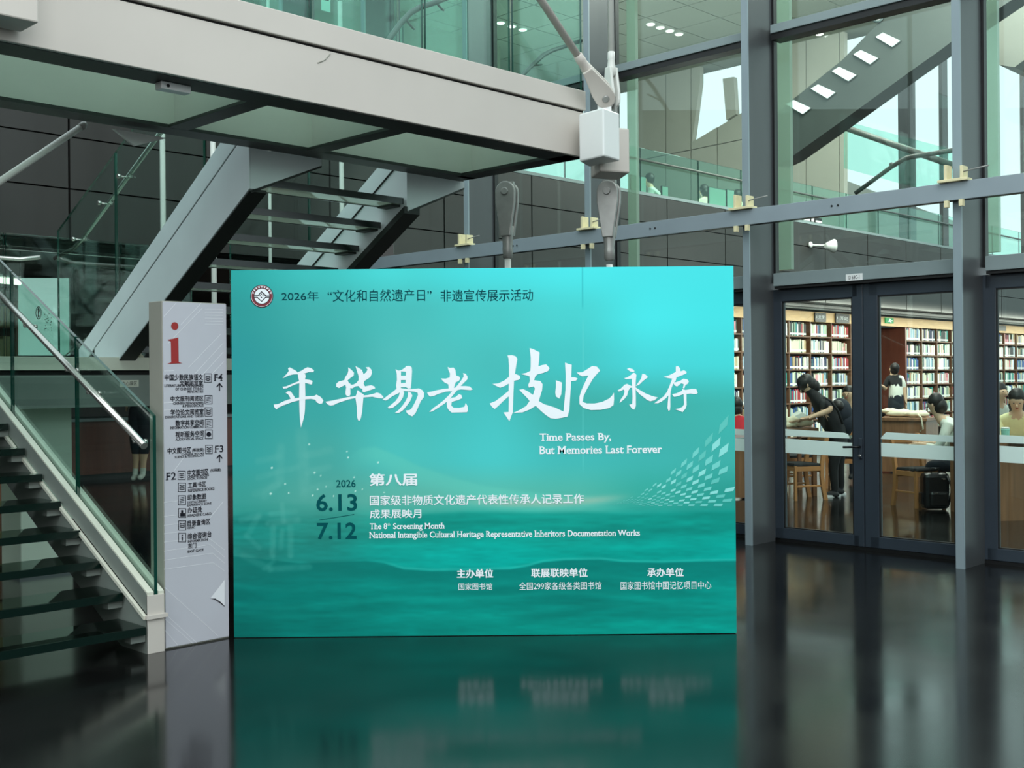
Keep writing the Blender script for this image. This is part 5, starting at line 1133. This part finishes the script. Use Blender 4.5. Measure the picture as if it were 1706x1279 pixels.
# chairs: sled-backed wooden chair with curved rear legs
def chair(px, py, rz, label, sc=1.0):
    b0 = onZ(px, py, 0)
    t = thing('library_chair', b0, label, 'chair', None)
    def L(x, y, z): # local to world before parenting (no rotation on the empty: bake it)
        c, s = math.cos(rz), math.sin(rz); return b0+Vector((x*c-y*s, x*s+y*c, z))*sc
    def bar(p, q, w_, h_, nm):
        p, q = L(*p), L(*q); dz = (q-p).normalized(); u = dz.cross(UZ) if abs(dz.z) < .9 else dz.cross(L(0, 1, 0)-b0); u.normalize(); v = u.cross(dz).normalized()
        c = [p-u*w_-v*h_, p+u*w_-v*h_, p+u*w_+v*h_, p-u*w_+v*h_, q-u*w_-v*h_, q+u*w_-v*h_, q+u*w_+v*h_, q-u*w_+v*h_]
        return MB().hexa(c).build(nm, M['chair_wood'], t, bevel=.004, fix=True)
    def curved(x, nm):
        mb = MB(); path = [(x, .22, 0), (x, .19, .15), (x, .17, .3), (x, .175, .46), (x, .21, .65), (x, .26, .86)]
        P0 = [L(*p) for p in path]; ex = (L(1, 0, 0)-b0).normalized()*.018; ey = (L(0, 1, 0)-b0).normalized()*.026
        for i in range(len(P0)-1):
            a, b_ = P0[i], P0[i+1]; mb.hexa([a-ex-ey, a+ex-ey, a+ex+ey, a-ex+ey, b_-ex-ey, b_+ex-ey, b_+ex+ey, b_-ex+ey])
        return mb.build(nm, M['chair_wood'], t)
    curved(-.2, 'rear_leg'); curved(.2, 'rear_leg')
    bar((-.2, -.2, 0), (-.2, -.2, .44), .018, .018, 'leg'); bar((.2, -.2, 0), (.2, -.2, .44), .018, .018, 'leg')
    bar((-.2, -.2, .40), (-.2, .17, .40), .012, .03, 'seat_rail'); bar((.2, -.2, .40), (.2, .17, .40), .012, .03, 'seat_rail'); bar((-.2, -.2, .40), (.2, -.2, .40), .012, .03, 'seat_rail'); bar((-.2, .17, .38), (.2, .17, .38), .012, .03, 'seat_rail')
    bar((-.2, -.2, .18), (-.2, .19, .18), .01, .012, 'stretcher'); bar((.2, -.2, .18), (.2, .19, .18), .01, .012, 'stretcher')
    mb = MB(); mb.hexa([L(-.22, -.23, .44), L(.22, -.23, .44), L(.21, .16, .43), L(-.21, .16, .43), L(-.21, -.22, .475), L(.21, -.22, .475), L(.2, .15, .465), L(-.2, .15, .465)]); mb.build('seat', M['cloth_black'], t, bevel=.01, fix=True)
    bar((-.2, .25, .80), (.2, .25, .80), .015, .05, 'top_rail'); bar((-.2, .215, .62), (.2, .215, .62), .012, .02, 'back_slat')
    return t
chair(1336, 831, math.radians(-75), 'beech chair with curved rear legs in front of the bending reader')
chair(1404, 812, math.radians(160), 'beech chair half hidden behind the right stile of the left leaf')
chair(1531, 843, math.radians(20), 'beech chair carrying the black backpack in the right leaf')
chair(1322, 812, math.radians(100), 'beech chair further back, under the desk of the bending reader')

# ---------------------------------------------------------------- people
def human(name, label, J, mats_, group=None, root=None, hair=None, hands=True, face=None, parts=None):
    """J: name -> (position, radius, region). one continuous skinned body; mats_: region -> material"""
    names = list(J); pos = [Vector(J[n][0]) for n in names]; edges = [(names.index(a), names.index(b_)) for a, b_ in [e for e in BONES if e[0] in J and e[1] in J]]
    base = Vector((sum(p.x for p in pos)/len(pos), sum(p.y for p in pos)/len(pos), min(p.z for p in pos))) if root is None else root
    t = thing('person', base, label, 'person', group)
    me = bpy.data.meshes.new('b'); me.from_pydata([p-base for p in pos], edges, []); o = bpy.data.objects.new('b', me); COL.objects.link(o)
    o.modifiers.new('skin', 'SKIN'); sb_ = o.modifiers.new('sub', 'SUBSURF'); sb_.levels = 2; sb_.render_levels = 2
    sv = me.skin_vertices[0].data
    for i, n in enumerate(names): r = J[n][1]; sv[i].radius = r if isinstance(r, tuple) else (r, r); sv[i].use_root = (i == 0)
    bpy.context.view_layer.update()
    m2 = bpy.data.meshes.new_from_object(o.evaluated_get(bpy.context.evaluated_depsgraph_get())); m2.name = 'body'
    bpy.data.objects.remove(o); bpy.data.meshes.remove(me)
    regs = []; [regs.append(J[n][2]) for n in names if J[n][2] not in regs]
    m2.materials.clear(); [m2.materials.append(M[mats_[r]]) for r in regs]
    loc = [p-base for p in pos]; rad = [(sum(J[n][1])/2 if isinstance(J[n][1], tuple) else J[n][1]) for n in names]
    # nearest point on a bone, weighted towards its lower joint region
    for p in m2.polygons:
        c = p.center; best = 1e9; br_ = 0
        for i, n in enumerate(names):
            d_ = (c-loc[i]).length-rad[i]
            if d_ < best: best = d_; br_ = regs.index(J[n][2])
        for a, b_ in edges:
            ab = loc[b_]-loc[a]; tt = max(0, min(1, (c-loc[a]).dot(ab)/max(ab.length_squared, 1e-9))); d_ = (c-loc[a]-ab*tt).length-(rad[a]*(1-tt)+rad[b_]*tt)
            if d_ < best-1e-4: best = d_; br_ = regs.index(J[names[a] if tt < .55 else names[b_]][2])
        p.material_index = br_; p.use_smooth = True
    bo = bpy.data.objects.new('body', m2); COL.objects.link(bo); bo.parent = t
    if 'head' in J:
        hc = Vector(J['head'][0]); f_ = Vector(face or (0, -1, 0)).normalized(); sd = f_.cross(UZ).normalized()
        if sd.length < .1: sd = Vector((1, 0, 0))
        up = sd.cross(f_).normalized()
        for s_ in (-1, 1):
            MB().ball(hc+f_*.088+sd*s_*.032+up*.01, .009, .009, .007, 8, 6).build('eye', M['black'], t)
            MB().ball(hc+sd*s_*.082-up*.01, .012, .018, .028, 8, 6).build('ear', M['skin'], t)
        MB().ball(hc+f_*.10-up*.018, .012, .014, .02, 8, 6).build('nose', M['skin'], t)
        MB().ball(hc+f_*.090-up*.052, .02, .012, .006, 8, 5).build('mouth', M['red'], t)
        if hair:
            mb = MB(); mb.ball(hc-f_*.04+up*.032, .092, .096, .098, 18, 12)
            for hp, hr_ in hair: mb.ball(hc-f_*hp[0]+up*hp[1]+sd*hp[2], *hr_, 12, 8)
            ho = mb.build('hair', M['hair'], t); rs = random.Random(3)
            for v in ho.data.vertices: v.co += Vector((rs.uniform(-1, 1), rs.uniform(-1, 1), rs.uniform(-1, 1)))*.004
    return t
BONES = [('pelvis', 'spine'), ('spine', 'chest'), ('chest', 'neck'), ('neck', 'head'), ('head', 'crown'), ('chest', 'shL'), ('shL', 'slL'), ('slL', 'elL'), ('elL', 'wrL'), ('wrL', 'haL'), ('haL', 'f1L'), ('haL', 'f2L'), ('haL', 'f3L'), ('haL', 'f4L'), ('wrL', 'thL'),
         ('chest', 'shR'), ('shR', 'slR'), ('slR', 'elR'), ('elR', 'wrR'), ('wrR', 'haR'), ('haR', 'f1R'), ('haR', 'f2R'), ('haR', 'f3R'), ('haR', 'f4R'), ('wrR', 'thR'),
         ('pelvis', 'hpL'), ('hpL', 'knL'), ('knL', 'sockL'), ('sockL', 'anL'), ('anL', 'toL'), ('pelvis', 'hpR'), ('hpR', 'knR'), ('knR', 'sockR'), ('sockR', 'anR'), ('anR', 'toR')]
def addhand(J, sfx, wr, dirv, side, reg='skin'):
    wr = Vector(wr); d = Vector(dirv).normalized(); s_ = Vector(side).normalized(); n_ = d.cross(s_)
    J['ha'+sfx] = (wr+d*.07, (.028, .016), reg)
    for k, (off, ln) in enumerate(((-.026, .072), (-.009, .085), (.009, .08), (.026, .062))): J['f%d%s' % (k+1, sfx)] = (wr+d*(.08+ln)+s_*off*1.1-n_*.012, .0085, reg)
    J['th'+sfx] = (wr+d*.055-s_*.05, .010, reg)
Y = 14.9
def q_(x, y, dy=0): return onY(x, y, Y+dy)
# bending reader in black
J = {'pelvis': (q_(1397, 722), (.135, .125), 'top'), 'spine': (q_(1388, 702, -.02), (.17, .14), 'top'), 'chest': (q_(1368, 676), (.175, .15), 'top'), 'neck': (q_(1354, 655), .062, 'top'), 'head': (q_(1342, 641), .088, 'skin'), 'crown': (q_(1340, 633), .07, 'skin'),
 'shL': (q_(1367, 668, -.19), .075, 'top'), 'slL': (q_(1379, 684, -.22), .065, 'top'), 'elL': (q_(1381, 678, -.24), .046, 'skin'), 'wrL': (q_(1353, 694, -.25), .03, 'skin'),
 'shR': (q_(1365, 670, .19), .07, 'top'), 'slR': (q_(1362, 686, .2), .062, 'top'), 'elR': (q_(1356, 694, .18), .045, 'skin'), 'wrR': (q_(1334, 700, .12), .03, 'skin'),
 'hpL': (q_(1396, 735, -.1), .105, 'leg'), 'knL': (q_(1388, 778, -.1), .068, 'leg'), 'sockL': (q_(1391, 812, -.1), .052, 'leg'), 'anL': (q_(1391, 822, -.1), .042, 'shoe'), 'toL': (q_(1378, 829, -.16), .035, 'shoe'),
 'hpR': (q_(1400, 735, .1), .105, 'leg'), 'knR': (q_(1398, 776, .1), .068, 'leg'), 'sockR': (q_(1401, 808, .12), .052, 'leg'), 'anR': (q_(1400, 816, .12), .042, 'shoe'), 'toR': (q_(1388, 821, .08), .035, 'shoe')}
J['elL'] = (q_(1384, 683, -.26), .047, 'skin'); J['slL'] = (q_(1380, 676, -.22), .07, 'top')
addhand(J, 'L', J['wrL'][0], (-1, 0, -.25), (0, 1, .2)); addhand(J, 'R', J['wrR'][0], (-1, 0, -.2), (0, 1, .2))
t = human('person', 'person in black with dark hair and backpack bending over the desk, reading', J, {'top': 'cloth_black', 'skin': 'skin', 'leg': 'cloth_black', 'shoe': 'cloth_navy'}, face=(-.75, 0, -.66), hair=[((.01, .03, 0), (.105, .1, .1)), ((.05, -.03, 0), (.095, .09, .10)), ((-.03, -.0, .05), (.07, .05, .09)), ((.07, -.09, 0), (.08, .08, .09))])
mb = MB()
for k in ('L', 'R'):
    a_, b_ = J['an'+k][0], J['to'+k][0]; dd = (b_-a_); dd.z = 0; dd.normalize(); s_ = dd.cross(UZ); a2 = Vector((a_.x, a_.y, 0)); 
    pts = [a2-dd*.07+s_*.035, a2-dd*.07-s_*.035, a2+dd*.06-s_*.045, a2+dd*.17-s_*.035, a2+dd*.19, a2+dd*.17+s_*.035, a2+dd*.06+s_*.045]
    base_z = min(J['an'+k][0].z-.05, .08)
    MB().prism([Vector((p.x, p.y, max(0, base_z-.03))) for p in pts], (0, 0, .028)).build('shoe_sole', M['shoe_white'], t)
    MB().ball(Vector((a2.x, a2.y, max(0, base_z)+.03))+dd*.05, .10, .055, .045, 12, 8).build('shoe', M['cloth_black'], t)
tp = thing('backpack', q_(1402, 690), 'black backpack sagging behind the bending reader', 'bag')
mb = MB(); mb.ball(q_(1400, 688, .05), .15, .16, .2, 16, 12); mb.ball(q_(1405, 704, .05), .13, .15, .2, 16, 12)
mb.build('pack', M['cloth_navy'], tp)
MB().tube([q_(1372, 662, -.2), q_(1384, 668, -.23), q_(1396, 684, -.24), q_(1404, 706, -.2)], .018, 8).build('strap', M['cloth_black'], tp)
MB().ball(q_(1396, 676, -.05), .08, .09, .08, 12, 8).build('top_pocket', M['hair'], tp)
# open book and cloth bag on the desk
tb = thing('cloth_bag', q_(1322, 712, .1), 'crumpled cream cloth bag on the desk under the reader\'s hands', 'bag')
mb = MB(); rs = random.Random(4)
mb.ball(q_(1328, 703, .25), .22, .16, .075, 18, 10); mb.ball(q_(1314, 708, .2), .12, .14, .05, 14, 8)
o = mb.build('fabric', M['cloth_cream'], tb)
for v in o.data.vertices: v.co.z = max(v.co.z+rs.uniform(-.018, .018), v.co.z*.2)
tk = thing('open_book', q_(1333, 690, -.05), 'pale open book held in the bending reader\'s hand', 'book')
MB().prism([q_(1324, 693, -.1), q_(1336, 687, -.1), q_(1345, 691, -.1), q_(1333, 698, -.1)], (0, .18, .02)).build('pages', M['cloth_white'], tk)
# staff member by the shelf
Y = 23.0
J = {'pelvis': (q_(1493, 667), (.16, .12), 'leg'), 'spine': (q_(1492, 652), (.15, .11), 'top'), 'chest': (q_(1491, 635), (.165, .11), 'vest'), 'neck': (q_(1489, 624), .055, 'skin'), 'head': (q_(1489, 615), .088, 'skin'), 'crown': (q_(1489, 609), .08, 'skin'),
 'shL': (q_(1480, 631), .07, 'vest'), 'slL': (q_(1476, 639), .06, 'vest'), 'elL': (q_(1474, 648), .045, 'skin'), 'wrL': (q_(1471, 643, -.2), .032, 'skin'),
 'shR': (q_(1502, 631), .075, 'top'), 'slR': (q_(1504, 638), .065, 'top'), 'elR': (q_(1506, 651), .045, 'skin'), 'wrR': (q_(1509, 668), .032, 'skin'),
 'hpL': (q_(1488, 680), .11, 'leg'), 'knL': (q_(1488, 718), .07, 'leg'), 'sockL': (q_(1488, 745), .05, 'leg'), 'anL': (q_(1488, 752), .045, 'shoe'), 'toL': (q_(1487, 755, .12), .035, 'shoe'),
 'hpR': (q_(1498, 680), .11, 'leg'), 'knR': (q_(1498, 718), .07, 'leg'), 'sockR': (q_(1498, 745), .05, 'leg'), 'anR': (q_(1498, 752), .045, 'shoe'), 'toR': (q_(1499, 755, .12), .035, 'shoe')}
addhand(J, 'L', J['wrL'][0], (-1, 0, .3), (0, 1, 0)); addhand(J, 'R', J['wrR'][0], (.1, 0, -1), (0, 1, 0))
human('person', 'person with short dark hair in a black and white top standing before the exit passage', J, {'top': 'cloth_white', 'vest': 'cloth_black', 'skin': 'skin', 'leg': 'cloth_navy', 'shoe': 'cloth_black'}, face=(-.2, 1, 0), hair=[((.03, -.02, 0), (.09, .09, .09))])
# seated figures
def seated(cx_, cy_, Yd, fx, label, top, leg='cloth_navy', tilt=0, hair=None, group=None, floor_z=0.0, lean=.12, leg_len=True, s=1.0):
    """cx_,cy_ = pixel of head centre at depth Yd; fx = facing direction"""
    f_ = Vector(fx).normalized(); sd = f_.cross(UZ).normalized(); hc = onY(cx_, cy_, Yd)
    z = hc.z; sh = hc-f_*lean*.6; J = {}
    pel = hc-f_*(lean+.18)*1.0; pel.z = z-.66
    J['pelvis'] = (pel, (.15, .13), 'top'); J['spine'] = (pel+UZ*.2+f_*.03, (.14, .12), 'top'); ch = hc-f_*lean; ch.z = z-.27; J['chest'] = (ch, (.155, .12), 'top')
    nk = hc-f_*.05; nk.z = z-.13; J['neck'] = (nk, .052, 'skin'); J['head'] = (hc, .086, 'skin'); J['crown'] = (hc+UZ*.05, .075, 'skin')
    for k, s_ in (('L', -1), ('R', 1)):
        sp = ch+sd*s_*.17+UZ*.03; J['sh'+k] = (sp, .068, 'top'); J['sl'+k] = (sp+sd*s_*.03-UZ*.13+f_*.03, .06, 'top'); el = sp+sd*s_*.05-UZ*.26+f_*.10; J['el'+k] = (el, .046, 'top'); wr = el+f_*.23+UZ*.03-sd*s_*.10; J['wr'+k] = (wr, .03, 'skin'); addhand(J, k, wr, f_-sd*s_*.3, sd*s_)
        hp = pel+sd*s_*.09-UZ*.05; J['hp'+k] = (hp, .10, 'leg'); kn = hp+f_*.42; J['kn'+k] = (kn, .07, 'leg'); an = kn-UZ*(max(.2, kn.z-floor_z-.1)); J['sock'+k] = (an+UZ*.06, .05, 'leg'); J['an'+k] = (an, .045, 'shoe'); J['to'+k] = (an+f_*.15-UZ*.03, .035, 'shoe')
    return human('person', label, J, {'top': top, 'skin': 'skin', 'leg': leg, 'shoe': 'cloth_black'}, group, face=f_+UZ*tilt, hair=hair)
bob = [((.055, -.05, 0), (.088, .08, .10))]; short = [((.045, 0, 0), (.085, .085, .09))]; long_ = [((.06, -.08, 0), (.095, .08, .13)), ((.075, -.18, 0), (.085, .06, .12))]
seated(1556, 674, 13.6, (-.8, .6, 0), 'seated reader with dark hair in a white jacket behind the desk of the right leaf', 'cloth_white', tilt=-.5, hair=bob, lean=.2)
seated(1694, 667, 12.9, (-.35, -.8, 0), 'seated reader with long dark hair in a pale yellow cardigan at the far right', 'cloth_yellow', tilt=-.5, hair=long_)
seated(1668, 653, 14.4, (.2, -1, 0), 'seated reader with dark hair in a white top behind the yellow cardigan', 'cloth_white', hair=short)
seated(1413, 656, 17.0, (-.5, -.8, 0), 'seated reader in a white shirt half hidden behind the backpack', 'cloth_white', hair=short)
seated(1227, 676, 15.6, (.3, .9, 0), 'seated reader in a red top between the board and the first fin', 'cloth_red', hair=bob)
# gallery readers
seated(1172, 319, 22.0, (-.3, .8, 0), 'gallery reader with dark hair and striped beige top bending at the counter', 'cloth_cream', hair=bob, tilt=-.4, floor_z=3.75)
seated(1079, 300, 20.8, (-.9, .4, 0), 'gallery reader in a white shirt beside the left monitor', 'cloth_white', hair=short, floor_z=3.75)
seated(1226, 326, 22.9, (-.9, .4, 0), 'gallery reader in a beige top beyond the right monitor', 'cloth_cream', hair=short, floor_z=3.75)
# figure seen from the waist down under the landing
Y = 17.9
J = {'pelvis': (q_(232, 655), (.16, .13), 'coat'), 'spine': (q_(232, 635), (.16, .12), 'coat'), 'chest': (q_(232, 612), (.17, .12), 'coat'), 'neck': (q_(232, 596), .055, 'skin'), 'head': (q_(231, 584), .088, 'skin'), 'crown': (q_(231, 578), .08, 'skin'),
 'shL': (q_(218, 605), .07, 'coat'), 'slL': (q_(214, 625), .06, 'coat'), 'elL': (q_(213, 642), .05, 'coat'), 'wrL': (q_(212, 668), .035, 'skin'), 'shR': (q_(246, 605), .07, 'coat'), 'slR': (q_(249, 625), .06, 'coat'), 'elR': (q_(251, 642), .05, 'coat'), 'wrR': (q_(251, 668), .035, 'skin'),
 'hpL': (q_(226, 690), .13, 'short'), 'knL': (q_(228, 742), .11, 'short'), 'sockL': (q_(227, 766), .052, 'skin'), 'anL': (q_(225, 793), .045, 'shoe'), 'toL': (q_(221, 798, -.15), .045, 'shoe'),
 'hpR': (q_(238, 690), .13, 'short'), 'knR': (q_(240, 742), .11, 'short'), 'sockR': (q_(239, 766), .052, 'skin'), 'anR': (q_(238, 791), .045, 'shoe'), 'toR': (q_(232, 796, -.18), .045, 'shoe')}
addhand(J, 'L', J['wrL'][0], (0, 0, -1), (0, 1, 0)); addhand(J, 'R', J['wrR'][0], (0, 0, -1), (0, 1, 0))
human('person', 'person in dark knee-length shorts and pale sneakers standing beyond the stair glass', J, {'coat': 'cloth_navy', 'short': 'cloth_navy', 'skin': 'skin', 'shoe': 'cloth_white'}, face=(-.8, -.5, 0), hair=short)

# things on the desks and floor
c0, ev, nv = DT1
t = thing('cloth_bag', c0+ev*.55+nv*.4+UZ*.89, 'heap of cream canvas bags on the desk in the right leaf', 'bag')
mb = MB(); mb.ball(c0+ev*.45+nv*.4+UZ*.95, .22, .2, .07, 16, 10); mb.ball(c0+ev*.75+nv*.35+UZ*.94, .20, .18, .06, 16, 10); mb.ball(c0+ev*.3+nv*.4+UZ*.98, .16, .15, .05, 16, 10)
o = mb.build('fabric', M['cloth_cream'], t)
for v in o.data.vertices: v.co.z = max(v.co.z+rs.uniform(-.012, .012), .0)
MB().tube([c0+ev*.86+nv*.02+UZ*.95, c0+ev*.92-nv*.03+UZ*.9, c0+ev*.95-nv*.03+UZ*.72, c0+ev*.9-nv*.03+UZ*.68], .012, 6).build('handle', M['cloth_cream'], t)
t = thing('cloth_bag', c0+ev*.12+nv*.4+UZ*.89, 'small dark bag at the left end of the desk in the right leaf', 'bag')
MB().ball(c0+ev*.13+nv*.4+UZ*.95, .13, .15, .062, 14, 9).build('fabric', M['cloth_navy'], t)
MB().tube([c0+ev*.05+nv*.3+UZ*.98, c0+ev*.13+nv*.3+UZ*1.05, c0+ev*.22+nv*.3+UZ*.98], .008, 6).build('handle', M['cloth_black'], t)
t = thing('bottle', onY(1672, 727, 12.0), 'mint green translucent cup on the far right desk', 'cup')
q = onY(1675, 727, 12.45); q.z = .84
MB().lathe(q, UZ, [(0, .034), (.01, .038), (.11, .045), (.115, .045), (.118, .047), (.13, .047), (.132, .03)], 16).build('cup', M['mint'], t); MB().lathe(q+UZ*.133, UZ, [(0, .046), (.012, .044), (.016, .03)], 16).build('lid', M['white'], t)
t = thing('open_book', onY(1700, 725, 12.1), 'dark-edged open book under the yellow cardigan\'s arms', 'book')
q = onY(1700, 725, 12.05); q.z = .845
MB().cube(q.x-.09, q.x+.2, q.y-.1, q.y+.12, .842, .85).build('cover', M['cloth_navy'], t); MB().cube(q.x-.08, q.x+.19, q.y-.09, q.y+.11, .851, .868).build('pages', M['cloth_white'], t, bevel=.004)
# black backpack standing on the floor by the right fin
b0 = onZ(1563, 850, 0)
t = thing('backpack', b0, 'shiny black backpack standing on the floor in the right leaf', 'bag')
def bp_(x0, x1, y0, y1, z0, z1, nm, m, bv=.03): return MB().cube(b0.x+x0, b0.x+x1, b0.y+y0, b0.y+y1, z0, z1).build(nm, m, t, bevel=bv)
M['leather'] = mat('black_leather', (22, 22, 24), .28, noise=.2, scale=14, bump=.5)
bp_(-.15, .15, 0, .2, 0.01, .43, 'body', M['leather'], .05); bp_(-.11, .11, -.06, .0, .04, .22, 'front_pocket', M['leather'], .03); bp_(-.17, -.15, .05, .16, .06, .2, 'side_pocket', M['leather'], .01)
MB().tube([(b0.x-.05, b0.y+.08, .42), (b0.x-.04, b0.y+.08, .48), (b0.x+.04, b0.y+.08, .48), (b0.x+.05, b0.y+.08, .42)], .012, 8).build('grab_handle', M['leather'], t)
MB().tube([(b0.x+.10, b0.y-.01, .40), (b0.x+.15, b0.y-.06, .25), (b0.x+.10, b0.y-.03, .05)], .014, 6).build('strap', M['leather'], t)
for x, z in ((-.04, .2), (.05, .36)): MB().cube(b0.x+x-.015, b0.x+x+.015, b0.y-.068, b0.y-.06 if z < .3 else b0.y-.004, z, z+.012).build('buckle', M['steel'], t)
